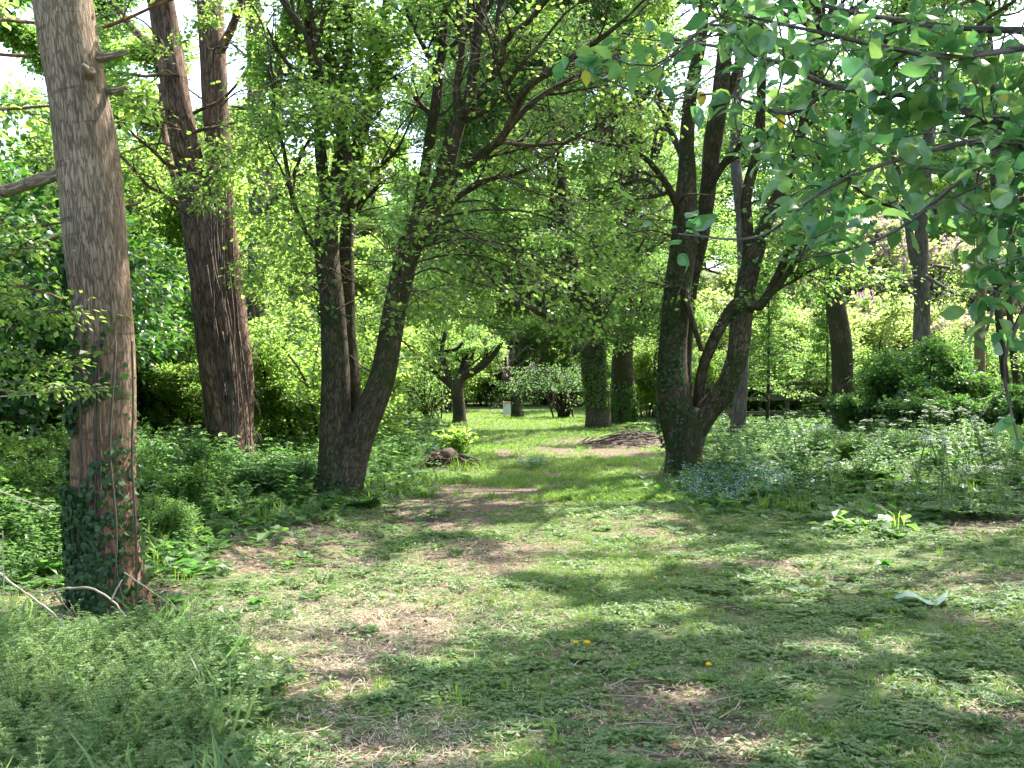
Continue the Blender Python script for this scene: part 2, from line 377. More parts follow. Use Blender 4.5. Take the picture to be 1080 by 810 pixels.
def smooth_path(pts, rad, step):
    """Catmull-Rom through the points; returns resampled points and radii"""
    P = np.asarray(pts, float); R = np.asarray(rad, float)
    if len(P) == 2:
        n = max(2, int(np.linalg.norm(P[1] - P[0]) / step) + 1); t = np.linspace(0, 1, n)[:, None]
        return P[0] * (1 - t) + P[1] * t, R[0] * (1 - t[:, 0]) + R[1] * t[:, 0]
    Q = np.vstack([2 * P[0] - P[1], P, 2 * P[-1] - P[-2]])
    op = []; orr = []
    for i in range(len(P) - 1):
        p0, p1, p2, p3 = Q[i:i + 4]
        n = max(2, int(np.linalg.norm(p2 - p1) / step) + 1)
        t = np.linspace(0, 1, n, endpoint=(i == len(P) - 2))[:, None]
        op.append(0.5 * (2 * p1 + (p2 - p0) * t + (2 * p0 - 5 * p1 + 4 * p2 - p3) * t ** 2 + (3 * p1 - p0 - 3 * p2 + p3) * t ** 3))
        orr.append(R[i] * (1 - t[:, 0]) + R[i + 1] * t[:, 0])
    return np.vstack(op), np.concatenate(orr)
def frames(P):
    T = np.gradient(P, axis=0) if len(P) > 2 else np.repeat((P[1] - P[0])[None], 2, 0)
    T = T / (np.linalg.norm(T, axis=1, keepdims=True) + 1e-9)
    d = P[-1] - P[0]; ref = np.array([1.0, 0.13, 0]) if abs(d[2]) > 0.6 * np.linalg.norm(d) else np.array([0.05, 0.1, 1.0])
    A = np.cross(T, ref); A /= (np.linalg.norm(A, axis=1, keepdims=True) + 1e-9)
    B = np.cross(T, A)
    return T, A, B
def tube(acc, P, R, sides=6, mat=0, rough=0.0, flare=0.0, lobes=5, smooth=True, phase=None, s0=0.0, cap=True):
    P = np.asarray(P, float); R = np.asarray(R, float); K = len(P)
    T, A, B = frames(P)
    th = np.linspace(0, 2 * pi, sides, endpoint=False)
    seg = np.linalg.norm(np.diff(P, axis=0), axis=1); s = s0 + np.concatenate([[0], np.cumsum(seg)])
    rr = np.repeat(R[:, None], sides, 1)
    if rough > 0:
        ph = random.random() * 50
        for a, (kt, ks) in enumerate([(1, .9), (2, 1.3), (3, 1.9), (4, 2.6), (5, 1.6)]):
            rr = rr * (1 + rough * 0.55 / (a * .5 + 1) * np.sin(kt * th[None, :] + ks * s[:, None] + ph * (a + 1)) * np.cos(ks * .7 * s[:, None] + ph * 1.7 * (a + 2)))
    if flare > 0:
        f = np.exp(-(s - s0) / 0.28)[:, None]
        ph = phase if phase is not None else random.random() * 6
        rr = rr * (1 + flare * f * (1 + 0.5 * np.cos(lobes * th[None, :] + ph)))
    V = P[:, None, :] + rr[..., None] * (cos_t(th)[None, :, None] * A[:, None, :] + sin_t(th)[None, :, None] * B[:, None, :])
    r0 = float(np.median(R))
    bk = np.stack([np.broadcast_to(np.cos(th) * r0, (K, sides)), np.broadcast_to(np.sin(th) * r0, (K, sides)), np.broadcast_to(s[:, None], (K, sides))], -1).reshape(-1, 3)
    bk = bk + np.array([P[0][0] * 1.7 % 3, P[0][1] * .9 % 3, 0])
    i = np.arange(K - 1)[:, None] * sides; j = np.arange(sides)[None]; jn = (j + 1) % sides
    a = i + j; b = i + jn; c = i + sides + jn; d = i + sides + j
    fs = np.concatenate([np.stack([a, b, c], -1).reshape(-1, 3), np.stack([a, c, d], -1).reshape(-1, 3)])
    V = V.reshape(-1, 3)
    if cap:
        V = np.vstack([V, P[-1] + T[-1] * R[-1] * 0.5]); bk = np.vstack([bk, bk[-1]])
        e = (K - 1) * sides; ce = len(V) - 1
        jj = np.arange(sides)
        fs = np.vstack([fs, np.stack([e + jj, e + (jj + 1) % sides, np.full(sides, ce)], -1)])
    acc.add(V, fs, mat, bk, smooth)
def cos_t(t): return np.cos(t)
def sin_t(t): return np.sin(t)

# leaf templates: x across, y along, z up out of the blade; tip at y = 1
KITE = (np.array([[0, 0, 0], [-.36, .48, .07], [0, 1, -.06], [.36, .48, .07]]), np.array([[0, 2, 1], [0, 3, 2]]))
NARROW = (np.array([[0, 0, 0], [-.12, .5, .03], [0, 1, -.05], [.12, .5, .03]]), np.array([[0, 2, 1], [0, 3, 2]]))
SLIM = (np.array([[0, 0, 0], [-.17, .55, .03], [0, 1, -.05], [.17, .55, .03]]), np.array([[0, 2, 1], [0, 3, 2]]))
LOBED = (np.array([[0, 0, 0], [-.50, .25, .06], [-.24, .45, .03], [-.42, .85, .02], [0, 1.0, -.08], [.42, .85, .02], [.24, .45, .03], [.50, .25, .06], [0, .45, .0]]),
         np.array([[0, 8, 1], [8, 2, 1], [8, 3, 2], [8, 4, 3], [8, 5, 4], [8, 6, 5], [8, 7, 6], [0, 7, 8]]))
_ys = [0, .18, .45, .75, 1.0]; _ws = [0, .25, .34, .22, 0]; _zs = [0, .03, .02, -.05, -.16]
_ov = [[0, y, z] for y, z in zip(_ys, _zs)] + [[-w, y + .02, z + .09] for y, w, z in list(zip(_ys, _ws, _zs))[1:4]] + [[w, y + .02, z + .09] for y, w, z in list(zip(_ys, _ws, _zs))[1:4]]
OVATE = (np.array(_ov), np.array([[0, 1, 5], [1, 2, 6], [1, 6, 5], [2, 3, 7], [2, 7, 6], [3, 4, 7],
                                  [0, 8, 1], [1, 9, 2], [1, 8, 9], [2, 10, 3], [2, 9, 10], [3, 10, 4]]))
_c = OVATE[0].copy(); _c[:, 2] = _c[:, 2] * 1.3 - .35 * _c[:, 1] ** 2; _c[:, 0] *= .9; CURL = (_c, OVATE[1])
_c = OVATE[0].copy(); _c[:, 2] = -.3 * _c[:, 2] + .10 * np.sin(_c[:, 1] * 6) + .25 * _c[:, 0]; _c[:, 0] += .12 * _c[:, 1] ** 2; WAVY = (_c, OVATE[1])
IVYL = (np.array([[0, 0, 0], [-.45, .05, .03], [-.5, .42, .04], [0, 1, 0], [.5, .42, .04], [.45, .05, .03], [0, .35, .06]]),
        np.array([[0, 6, 1], [1, 6, 2], [2, 6, 3], [3, 6, 4], [4, 6, 5], [5, 6, 0]]))
def norm(a): return a / (np.linalg.norm(a, axis=-1, keepdims=True) + 1e-9)
def put(acc, tpl, pos, dirv, nrm, size, mat=0, smooth=False):
    """many copies of a small template: y axis along dirv, z axis along nrm"""
    V, Fc = tpl; N = len(pos)
    if N == 0: return
    dirv = np.broadcast_to(np.asarray(dirv, float), (N, 3)); nrm = np.broadcast_to(np.asarray(nrm, float), (N, 3))
    y = norm(dirv); x = norm(np.cross(y, nrm)); z = np.cross(x, y)
    size = np.broadcast_to(np.asarray(size, float), (N,))
    out = pos[:, None, :] + size[:, None, None] * (V[None, :, 0:1] * x[:, None] + V[None, :, 1:2] * y[:, None] + V[None, :, 2:3] * z[:, None])
    fs = (Fc[None] + (np.arange(N) * len(V))[:, None, None]).reshape(-1, 3)
    acc.add(out.reshape(-1, 3), fs, mat, None, smooth)
def rvec(n, s=1.0): return rng.normal(0, s, (n, 3))

# ------------------------------------------------------------------ ground sheet
def build_ground():
    xs = np.unique(np.concatenate([np.linspace(-400, -30, 24), np.linspace(-30, -8, 56), np.arange(-8, 8.01, 0.11), np.linspace(8, 30, 60), np.linspace(30, 400, 24)]).round(4))
    ys = np.unique(np.concatenate([np.linspace(-60, 0, 18), np.arange(0, 16, 0.12), np.arange(16, 45, 0.35), np.linspace(45, 100, 60), np.linspace(100, 900, 24)]).round(4))
    X, Y = np.meshgrid(xs, ys); Z = gz(X, Y)
    near = (Y < 14) & (np.abs(X) < 7)
    Z = Z + np.where(near, 0.03 * (fbm(X * 5, Y * 5, 9, 2) - .5), 0)
    V = np.stack([X, Y, Z], -1).reshape(-1, 3)
    nx = len(xs); i, j = np.meshgrid(np.arange(len(ys) - 1), np.arange(nx - 1), indexing='ij')
    a = (i * nx + j).ravel()
    fs = np.concatenate([np.stack([a, a + 1, a + nx + 1], -1), np.stack([a, a + nx + 1, a + nx], -1)])
    acc = Acc(); acc.add(V, fs, 0, None, True)
    me = acc.mesh('ground', [M['ground']], bark=False)
    at = me.attributes.new('dirt', 'FLOAT', 'POINT')
    d = dirt_mask(V[:, 0], V[:, 1])
    zn = zone(V[:, 0], V[:, 1], False); d = np.where(zn > 0, np.maximum(d, 0.45), d)
    d = np.where(V[:, 1] <= 0, 0.5, d)
    at.data.foreach_set('value', d.astype(np.float32))
    return tag(link('ground', me), kind='structure')
build_ground()

# ------------------------------------------------------------------ tree growing
class Tree:
    def __init__(s, name, base, label, cat='tree', group=None, bark='bark_maple', leaf='maple', lsize=0.055, ltpl=KITE, per=14,
                 cull=True, spread=0.075, droop=0.25, keep=1.0, lmats=None):
        s.name = name; s.base = np.array([base[0], base[1], float(gz(base[0], base[1]))]); s.label = label; s.cat = cat; s.group = group
        s.bark = bark; s.leaf = leaf; s.lsize = lsize; s.ltpl = ltpl; s.per = per; s.cull = cull; s.spread = spread; s.droop = droop; s.keep = keep
        s.wood = Acc(); s.crown = Acc(); s.tw = []; s.twr = []; s.extra = []
        s.pp = []; s.wk = 1.0; s.prune = None; s.jit = .42; s.clear = None   # function(pos)->bool array, leaves to drop
    def limb(s, pts, rad, step=0.12, sides=14, rough=0.06, flare=0.0, **k):
        P, R = smooth_path(pts, rad, step)
        if len(P) > 3:
            sl = np.arange(len(P)) * step; w_ = np.sin(np.linspace(0, pi, len(P)))[:, None] ** .5
            ph = rng.uniform(0, 6, 6); q = np.stack([np.sin(sl * 3.1 / (1 + 4 * R[0]) + ph[k]) + .5 * np.sin(sl * 7.3 / (1 + 4 * R[0]) + ph[k + 3]) for k in range(3)], -1)
            P = P + q * R[:, None] * 0.07 * w_
        if flare == 0 and 's0' not in k: k['s0'] = 5.0
        s.pp += [(P[q_], R[q_]) for q_ in range(0, len(P), 3) if R[q_] < .22]
        tube(s.wood, P, R, sides, 0, rough, flare, **k)
        return P, R
    def pixlimb(s, items, step=0.12, sides=14, **k):
        """items (px, py, depth offset, width in px)"""
        pts = []; rad = []
        for px, py, dy, w in items:
            y = s.base[1] + dy; pts.append(W(px, py, y)); rad.append(0.5 * w * s.wk / F * y)
        return s.limb(pts, rad, step, sides, **k)
    def grow(s, p, d, L, r, lev, maxlev, up=0.12, kids=6, ratio=0.55, wob=0.18):
        n = 7 if lev < maxlev else 4
        pts = [np.array(p, float)]; d = np.array(d, float); d /= np.linalg.norm(d)
        for i in range(n):
            d = d + rng.normal(0, wob, 3) * (0.8 if lev < maxlev else 0.5); d[2] += up * (0.5 if lev < maxlev else -0.1)
            d /= np.linalg.norm(d); pts.append(pts[-1] + d * L / n)
        if s.prune is not None and s.prune(np.array(pts)).any(): return np.array(pts)
        if lev >= maxlev and s.cull:
            q_ = pts[len(pts) // 2]; k_ = q_[2] / SDIR[2]
            if lit_mask(q_[0] - SDIR[0] * k_, q_[1] - SDIR[1] * k_) > .45: return np.array(pts)
        P = np.array(pts); R = np.linspace(r, r * (0.45 if lev < maxlev else 0.4), n + 1)
        if lev >= maxlev - 0: tube(s.crown, P[::2] if len(P) > 4 else P, R[::2] if len(P) > 4 else R, 3, 1, cap=False)
        else: tube(s.wood, P, R, 8 if lev == 0 else (6 if lev == 1 else 4), 0, 0.04)
        if lev >= maxlev:
            s.tw.append((P[0], P[2])); s.tw.append((P[2], P[-1])); return P
        s.kids(P, R, L, lev, maxlev, up, kids, ratio, wob)
        if lev == maxlev - 1: s.tw.append((P[-2], P[-1]))
        return P
    def kids(s, P, R, L, lev, maxlev, up=0.12, kids=6, ratio=0.55, wob=0.18, t0=0.2, bias=None):
        T = frames(P)[0]; K = len(P)
        for k in range(kids):
            t = t0 + (1 - t0) * (k + rng.random()) / kids
            i = min(K - 1, int(t * (K - 1))); ax = T[i]
            side = np.cross(ax, rng.normal(0, 1, 3)); side[2] *= 0.6; side /= np.linalg.norm(side) + 1e-9
            a = radians(rng.uniform(32, 68)) * (1 - 0.35 * t)
            d = ax * cos(a) + side * sin(a)
            if bias is not None: d = d + bias * rng.random()
            l = L * ratio * rng.uniform(0.65, 1.25) * (1.15 - 0.55 * t)
            s.grow(P[i], d, l, max(0.004, R[i] * rng.uniform(0.35, 0.6)), lev + 1, maxlev, up, kids, ratio, wob)
    def reach(s, target, L=1.0, kids=5, reachmax=3.2):
        A_ = np.array([a for a, b in s.pp]); d = target - A_; dist = np.linalg.norm(d, axis=1) + np.clip(A_[:, 2] - target[2] - .3, 0, 9) * 1.5
        i = int(np.argmin(dist)); p = A_[i]; D_ = np.linalg.norm(target - p)
        if D_ > reachmax or D_ < .15: return
        m1 = p + (target - p) * .35 + np.array([0, 0, .12 * D_]) + rng.normal(0, .04 * D_, 3); m2 = p + (target - p) * .7 + np.array([0, 0, .09 * D_]) + rng.normal(0, .04 * D_, 3)
        r0 = min(s.pp[i][1] * .5, .008 + .006 * D_); P, R = smooth_path([p, m1, m2, target], [r0, r0 * .75, r0 * .55, r0 * .4], .15)
        tube(s.wood, P, R, 5, 0, .04)
        s.kids(P, R, 1.3, 1, 3, up=0, kids=3, ratio=.6, t0=.45)
        s.grow(target, target - P[-3], L, r0 * .4, 1, 3, kids=kids, up=0, ratio=.55)
    def leaves(s, clumpy=0.0):
        if not s.tw: return
        A = np.array([t[0] for t in s.tw]); B = np.array([t[1] for t in s.tw]); n = len(A)
        idx = np.repeat(np.arange(n), s.per); N = len(idx)
        t = rng.random(N)[:, None]; d = norm(B - A)[idx]
        off = rvec(N, s.spread) * np.array([1, 1, .45])
        pos = A[idx] * (1 - t) + B[idx] * t + off
        keep = rng.random(N) < s.keep
        if s.cull:
            hx = pos[:, 0] - SDIR[0] / SDIR[2] * pos[:, 2]; hy = pos[:, 1] - SDIR[1] / SDIR[2] * pos[:, 2]
            lm = lit_mask(hx, hy); keep &= rng.random(N) > lm * 2.4  # leaves dropped where they would shade the chosen sun patches
        if s.clear is not None: keep &= ~s.clear(pos)
        pos = pos[keep]; d = d[keep]; N = len(pos)
        dv = norm(d * 0.6 + norm(off[keep]) * 0.9 + rvec(N, .25)); dv[:, 2] -= s.droop
        nr = np.array([0, 0, 1.0]) + rvec(N, s.jit)
        if s.ltpl is OVATE:
            for k_, tp in enumerate((OVATE, CURL, WAVY)):
                m_ = np.arange(N) % 3 == k_; put(s.crown, tp, pos[m_], dv[m_], nr[m_], s.lsize * rng.uniform(0.5, 1.25, m_.sum()), 0, smooth=True)
            return
        put(s.crown, s.ltpl, pos, dv, nr, s.lsize * rng.uniform(0.6, 1.2, N), 0, smooth=s.ltpl is OVATE)
    def finish(s, leaves=True, extra=()):
        if leaves: s.leaves()
        root = empty(s.name, s.base, s.label, s.cat, s.group)
        link('trunk', s.wood.mesh(s.name + '_trunk', [M[s.bark]], s.base), root)
        if s.crown.n: link('crown', s.crown.mesh(s.name + '_crown', [M[s.leaf], M['twig']], s.base, bark=False), root)
        for nm, acc, mats in extra: link(nm, acc.mesh(s.name + '_' + nm, mats, s.base, bark=False), root)
        s.root = root; return root

def surf(P, R, N, pref=None, lo=0.0, hi=1.0, k=2.0):
    """random points on a limb surface, optionally weighted to a direction"""
    T, A, B = frames(P); out = []; M_ = N * 6
    i = (rng.uniform(lo, hi, M_) * (len(P) - 1)); i0 = np.clip(i.astype(int), 0, len(P) - 2); f = (i - i0)[:, None]
    th = rng.uniform(0, 2 * pi, M_)[:, None]
    n = np.cos(th) * A[i0] + np.sin(th) * B[i0]
    w = np.ones(M_) if pref is None else np.clip(n @ np.asarray(pref), 0, 1) ** k
    ok = np.where(rng.random(M_) < w)[0][:N]
    c = P[i0] * (1 - f) + P[i0 + 1] * f; r = R[i0] * (1 - f[:, 0]) + R[i0 + 1] * f[:, 0]
    return c[ok] + n[ok] * (r[ok] * 1.03)[:, None], n[ok], (i / (len(P) - 1))[ok]
def ivy_on(acc, P, R, N, pref=None, lo=0, hi=1, k=2.0, size=0.05, fade=True, patch=0.5, lift=0.01):
    p, n, t = surf(P, R, N * 2, pref, lo, hi, k)
    m = vnoise(p[:, 0] * 4 + p[:, 1] * 4, p[:, 2] * 3, 3) > patch * 0.7
    if fade: m &= rng.random(len(p)) > sstep(lo + (hi - lo) * .55, hi, t) * .9
    p = p[m][:N]; n = n[m][:N]; q = len(p)
    d = np.array([0, 0, -1.0]) + rvec(q, .7) ; d = d - n * (d * n).sum(1, keepdims=True) * 0.8
    put(acc, IVYL, p + n * (lift + rng.random((q, 1)) * 0.03), d, n + rvec(q, .55), size * .85 * rng.uniform(.5, 1.2, q), 0)

#### --- A: pale trunk near left
A = Tree('ash_tree', (-2.72, 7.4), 'tall tree with thick pale trunk nearest at left, ivy climbing its foot', bark='bark_pale', leaf='maple', lsize=0.07, per=10)
PA, RA = A.pixlimb([(116, 655, 0, 76), (114, 600, 0, 70), (111, 520, 0, 66), (109, 430, 0, 64), (107, 330, 0, 63), (100, 240, 0, 66), (92, 160, 0, 66), (84, 90, 0, 60), (70, 0, 0, 60), (52, -110, 0, 54)], step=0.05, sides=40, rough=0.05, flare=0.16)
kp = PA[-1]
# broken stub and scars on the right of the trunk, dead boughs to the left
A.pixlimb([(98, 62, -.02, 13), (118, 60, -.08, 9), (136, 55, -.12, 5)], sides=8, step=.04)
A.pixlimb([(95, 78, -.16, 15), (91, 74, -.24, 10), (88, 70, -.27, 7)], sides=8, step=.03, rough=.15)
A.pixlimb([(104, 98, 0, 10), (124, 97, -.05, 7), (134, 92, -.05, 4)], sides=8, step=.04)
A.pixlimb([(95, 172, .15, 17), (40, 190, .4, 14), (-10, 203, .6, 12), (-120, 200, 1.2, 9)], sides=10, step=.08)
A.pixlimb([(80, 408, .0, 5), (30, 415, .1, 3), (-60, 400, .2, 3)], sides=5, step=.06)
for q in range(5):
    a = q * 1.3 + .4
    A.grow(kp + np.array([0, 0, -.1 * q]), (cos(a), sin(a), 0.9), 3.6, 0.12, 0, 3, kids=6, up=.08)
# leafy sprays left of the trunk
for (px, py, dy, dx, dz, L) in [(60, 30, .3, -1, .1, 1.4), (30, 60, .6, -1, -.1, 1.2), (62, 250, .3, -1, -.2, 1.0), (10, 300, .2, 1, -.2, 1.1), (-60, 240, .2, 1, .0, 1.5), (-80, 120, .4, 1, .2, 1.5), (110, 30, .5, 1, .2, 1.0)]:
    A.grow(W(px, py, 7.4 + dy), (dx, .1, dz), L * .9, .014, 1, 3, kids=4, ratio=.5, up=0)
ivA = Acc()
ivy_on(ivA, PA, RA, 1500, (-.75, -.65, 0), 0, .42, 1.2, .06, patch=.35)
ivy_on(ivA, PA, RA, 320, (.8, -.6, 0), 0, .36, 2, .05, patch=.5)
ivy_on(ivA, PA, RA, 150, (0, -1, 0), 0, .26, 1, .05, patch=.7)
ivy_on(ivA, PA, RA, 420, (-1, .05, 0), .3, .62, 5, .05, patch=.2)
ivy_on(ivA, PA, RA, 240, (0, -1, 0), 0, .09, .5, .06, patch=.25)
for px0, px1 in ((100, 96), (106, 110), (120, 118), (140, 137), (84, 88)):
    pts = [W(px0 + rng.normal(0, 2), py, 7.4 - RA[0] * 1.02 + .02) for py in (640, 560, 480, 430, 360)]
    P, R = smooth_path(pts, [.008] * 5, .1); tube(ivA, P, R, 4, 1)
A.finish(extra=[('ivy', ivA, [M['ivy'], M['twig']])])
# yellow lit spray hanging in front of A is part of a sapling at left (below)

#### --- B: reddish twin trunk
B_ = Tree('poplar_tree', (-4.5, 17.0), 'massive reddish brown trunk splitting into two upright stems, draped with dry creeper', bark='bark_red', leaf='maple', lsize=0.065, per=10)
B_.wk = .80
PB, RB = B_.pixlimb([(246, 505, 0, 66), (241, 450, 0, 56), (233, 390, 0, 54), (224, 320, 0, 52), (216, 260, .1, 46), (205, 200, .1, 38), (190, 120, .1, 36), (176, 30, .1, 34), (165, -60, .1, 30)], step=.1, sides=26, flare=.1, rough=.1)
PB2, RB2 = B_.pixlimb([(252, 470, .25, 40), (250, 400, .2, 42), (244, 330, .15, 40), (238, 270, .1, 36), (232, 190, .1, 34), (227, 100, .1, 34), (222, 10, .1, 33), (218, -80, .1, 30)], step=.1, sides=24, rough=.1)
B_.pixlimb([(214, 240, .1, 18), (190, 200, .4, 13), (176, 150, .7, 9), (170, 90, 1, 6)], sides=8)
B_.pixlimb([(230, 60, .1, 15), (250, 20, -.2, 10), (262, -40, -.4, 8)], sides=8)
B_.pixlimb([(180, 60, .1, 14), (150, 40, .3, 9), (110, -10, .6, 8)], sides=8)
for P0 in (PB[-1], PB2[-1]):
    for q in range(5):
        a = q * 1.26 + .3; B_.grow(P0, (cos(a), sin(a), 1.2), 3.6, .12, 0, 3, kids=5)
for py, side in ((180, -1), (120, 1), (80, -1), (30, 1), (140, 1), (215, -1)):
    B_.grow(W(205 if side > 0 else 190, py, 16.8), (side * 1.0, -.8, .15), 1.8, .03, 1, 3, kids=5, up=0)
B_.wk = 1
for q in range(26):
    B_.reach(W(rng.uniform(100, 330), rng.uniform(-20, 200), 16.4 + rng.normal(0, .8)), 1.1, 5, 3.0)
crB = Acc()
for q in range(22):
    x0 = rng.uniform(222, 266); x1 = x0 + rng.uniform(-25, 6) - 15
    ys_ = np.array([505, 430, 350, 280, 215]); t = np.linspace(0, 1, 5)
    yy = 17.0 - .36
    pts = [W(x0 * (1 - a) + x1 * a + rng.normal(0, 3), py, yy + abs((x0 - 244) / 30) * .22 + rng.normal(0, .02)) for a, py in zip(t, ys_)]
    k = rng.integers(3, 6); P, R = smooth_path(pts[:k], [.012] * k, .15); tube(crB, P, R, 4, 0)
for q in range(130):
    py = rng.uniform(200, 500); px = 266 - (505 - py) * .035 + rng.normal(0, 4)
    p = W(px, py, 16.9); d = norm(rng.normal(0, 1, 3)); pts = [p, p + d * .12, p + d * .2 + np.array([0, 0, -.12])]
    P, R = smooth_path(pts, [.006, .005, .003], .06); tube(crB, P, R, 3, 0)
B_.finish(extra=[('creeper_stems', crB, [M['brush']])])

#### --- C: grey forked trunk behind B
Ct = Tree('willow_tree', (-5.2, 22.5), 'slim grey trunk behind the reddish twin trunk, forking high up', bark='bark_grey', leaf='maple', lsize=0.07, per=9)
Ct.pixlimb([(262, 475, 0, 26), (266, 400, 0, 24), (270, 330, 0, 23), (272, 260, 0, 22), (273, 200, 0, 20), (271, 120, 0, 19), (268, 20, 0, 18), (262, -60, 0, 16)], sides=14, flare=.15)
P, R = Ct.pixlimb([(274, 215, 0, 14), (285, 180, .1, 12), (292, 100, .2, 11), (300, 30, .3, 10), (310, -40, .4, 8)], sides=10)
Ct.pixlimb([(272, 230, 0, 9), (300, 200, -.3, 7), (330, 175, -.6, 5)], sides=8)
for a, b in (((262, -60, 22.5), 1), ((310, -40, 22.9), 1)):
    for q in range(4): Ct.grow(W(*a), (cos(q * 1.6), sin(q * 1.6), 1.1), 3.2, .09, 0, 3, kids=4)
for q in range(16): Ct.reach(W(rng.uniform(230, 350), rng.uniform(-10, 330), 21.8 + rng.normal(0, .8)), 1.3, 5, 3.2)
for q in range(4): Ct.grow(W(275, 120 - 50 * q, 22.4), (rng.choice([-1, 1]), -.6, .3), 1.8, .03, 1, 3, kids=4)
Ct.finish()

#### --- D: forked maple left of the path
D = Tree('maple_tree', (-2.2, 13.9), 'twin-stemmed mossy maple left of the path, its right stem leaning over the path', bark='bark_maple', leaf='maple', lsize=0.062, per=6, ltpl=LOBED, spread=.14, keep=.8)
D.wk = .86
PD1, RD1 = D.pixlimb([(352, 533, 0, 48), (354, 490, 0, 42), (354, 440, 0, 37), (354, 380, 0, 33), (352, 320, 0, 30), (346, 275, .02, 30), (345, 230, .05, 28), (352, 195, .05, 24)], step=.07, sides=26, flare=.24, rough=.09)
PD2, RD2 = D.pixlimb([(360, 533, -.02, 40), (370, 490, -.05, 38), (384, 445, -.08, 36), (402, 400, -.1, 33), (412, 360, -.1, 30), (421, 310, -.1, 29), (430, 270, -.1, 30), (444, 235, -.1, 29), (462, 205, -.1, 26), (473, 165, -.1, 22), (484, 125, -.1, 20)], step=.07, sides=26, flare=.2, rough=.09)
DL = []
def dl(items, sides=9, L=1.5, n=4, t0=.25):
    P, R = D.pixlimb(items, sides=sides, step=.1); DL.append((P, R, L, n, t0)); return P, R
dl([(375, 440, .25, 18), (369, 380, .35, 22), (366, 320, .4, 20), (366, 250, .4, 17), (372, 200, .45, 15), (380, 150, .5, 15), (396, 90, .5, 14), (405, 30, .5, 11), (415, -60, .6, 9)], 12, n=9, t0=.35)
dl([(347, 225, .0, 18), (340, 180, .0, 14), (338, 140, .2, 15), (335, 90, .2, 14), (328, 40, .3, 12), (322, -60, .4, 9)], 12, n=7)
dl([(356, 225, -.05, 20), (364, 195, -.1, 15), (367, 165, -.15, 14), (360, 135, -.15, 13), (350, 100, -.2, 12), (342, 75, -.25, 10), (325, 45, -.3, 9), (308, 15, -.4, 8), (290, -10, -.4, 7)], 10, n=6)
dl([(336, 75, -.25, 8), (333, 50, -.3, 7), (342, 20, -.3, 5), (352, -10, -.3, 4)], 8, n=3)
dl([(353, 200, .05, 16), (362, 130, .1, 14), (366, 80, .1, 13), (368, 30, .1, 11), (366, -60, .2, 9)], 10, n=6)
dl([(345, 270, 0, 12), (333, 262, -.1, 8), (318, 235, -.2, 6), (308, 205, -.3, 6), (300, 160, -.4, 5), (290, 120, -.5, 4), (286, 60, -.6, 3)], 7, n=6)
dl([(308, 190, -.3, 5), (325, 150, -.4, 4), (345, 130, -.4, 3)], 6, n=2)
dl([(368, 195, -.1, 7), (395, 180, -.4, 5), (418, 160, -.6, 4), (428, 140, -.7, 3)], 6, n=3)
dl([(484, 130, -.1, 14), (482, 90, -.1, 9), (488, 50, 0, 9), (484, 0, 0, 8), (484, -60, .1, 6)], 10, n=6)
dl([(486, 128, -.1, 15), (496, 100, -.05, 13), (503, 50, 0, 12), (510, 0, .1, 11), (520, -60, .2, 9)], 10, n=6)
dl([(484, 125, -.15, 12), (505, 100, -.3, 9), (530, 65, -.5, 8), (532, 45, -.55, 8), (560, 20, -.7, 7), (590, -15, -.9, 6)], 9, n=6)
dl([(462, 205, -.12, 15), (490, 175, -.3, 12), (530, 145, -.6, 10), (555, 95, -.9, 10), (590, 70, -1.1, 9), (635, 40, -1.4, 7), (662, 18, -1.5, 4)], 9, n=9)
dl([(528, 147, -.6, 8), (560, 110, -.5, 7), (600, 85, -.4, 6), (650, 60, -.3, 4)], 7, n=5)
dl([(447, 245, -.1, 13), (470, 220, .1, 8), (500, 195, .2, 7), (530, 187, .3, 6), (556, 180, .4, 4)], 8, n=5)
dl([(433, 260, .05, 14), (447, 190, .2, 15), (455, 140, .2, 14), (462, 90, .2, 13), (468, 30, .3, 10), (470, -60, .3, 8)], 10, n=7, t0=.35)
dl([(487, 128, -.1, 8), (515, 115, -.2, 7), (545, 75, -.4, 5), (560, 58, -.5, 4)], 6, n=4)
dl([(523, 68, 0, 7), (525, 20, .1, 6), (536, -40, .2, 5)], 6, n=3)
for P, R, L, n, t0 in DL:
    LL = np.linalg.norm(P[-1] - P[0])
    D.kids(P, R, 1.9, 0, 3, up=.05, kids=n, ratio=.62, t0=t0)
    D.grow(P[-1], P[-1] - P[-3], 1.5, R[-1], 1, 3, kids=5, up=.03)
for px, py in ((324, 250), (345, 330), (420, 330), (405, 400), (378, 300)):
    D.grow(W(px, py, 13.7), (rng.choice([-1, 1]) * 1.0, rng.uniform(-.5, .5), .4), .9, .01, 2, 3, kids=4, up=0)
ivD = Acc(); ivy_on(ivD, PD1, RD1, 220, (-.3, -1, 0), 0, .12, 1, .06, patch=.3); ivy_on(ivD, PD1, RD1, 130, (-.7, -.7, 0), .3, .9, 1, .05, patch=.8)
for q in range(75):
    D.reach(W(rng.uniform(270, 640), rng.uniform(-20, 330), 13.6 + rng.normal(0, 1.0)), .9, 5, 2.6)
for q in range(14):
    D.reach(W(rng.uniform(290, 480), rng.uniform(250, 430), 13.7 + rng.normal(0, .8)), .6, 4, 1.6)
D.clear = lambda p: (p[:, 2] < 1.35 + .5 * vnoise(p[:, 0] * 2, p[:, 1] * 2))
D.finish(extra=[('ivy', ivD, [M['ivy'], M['twig']])])

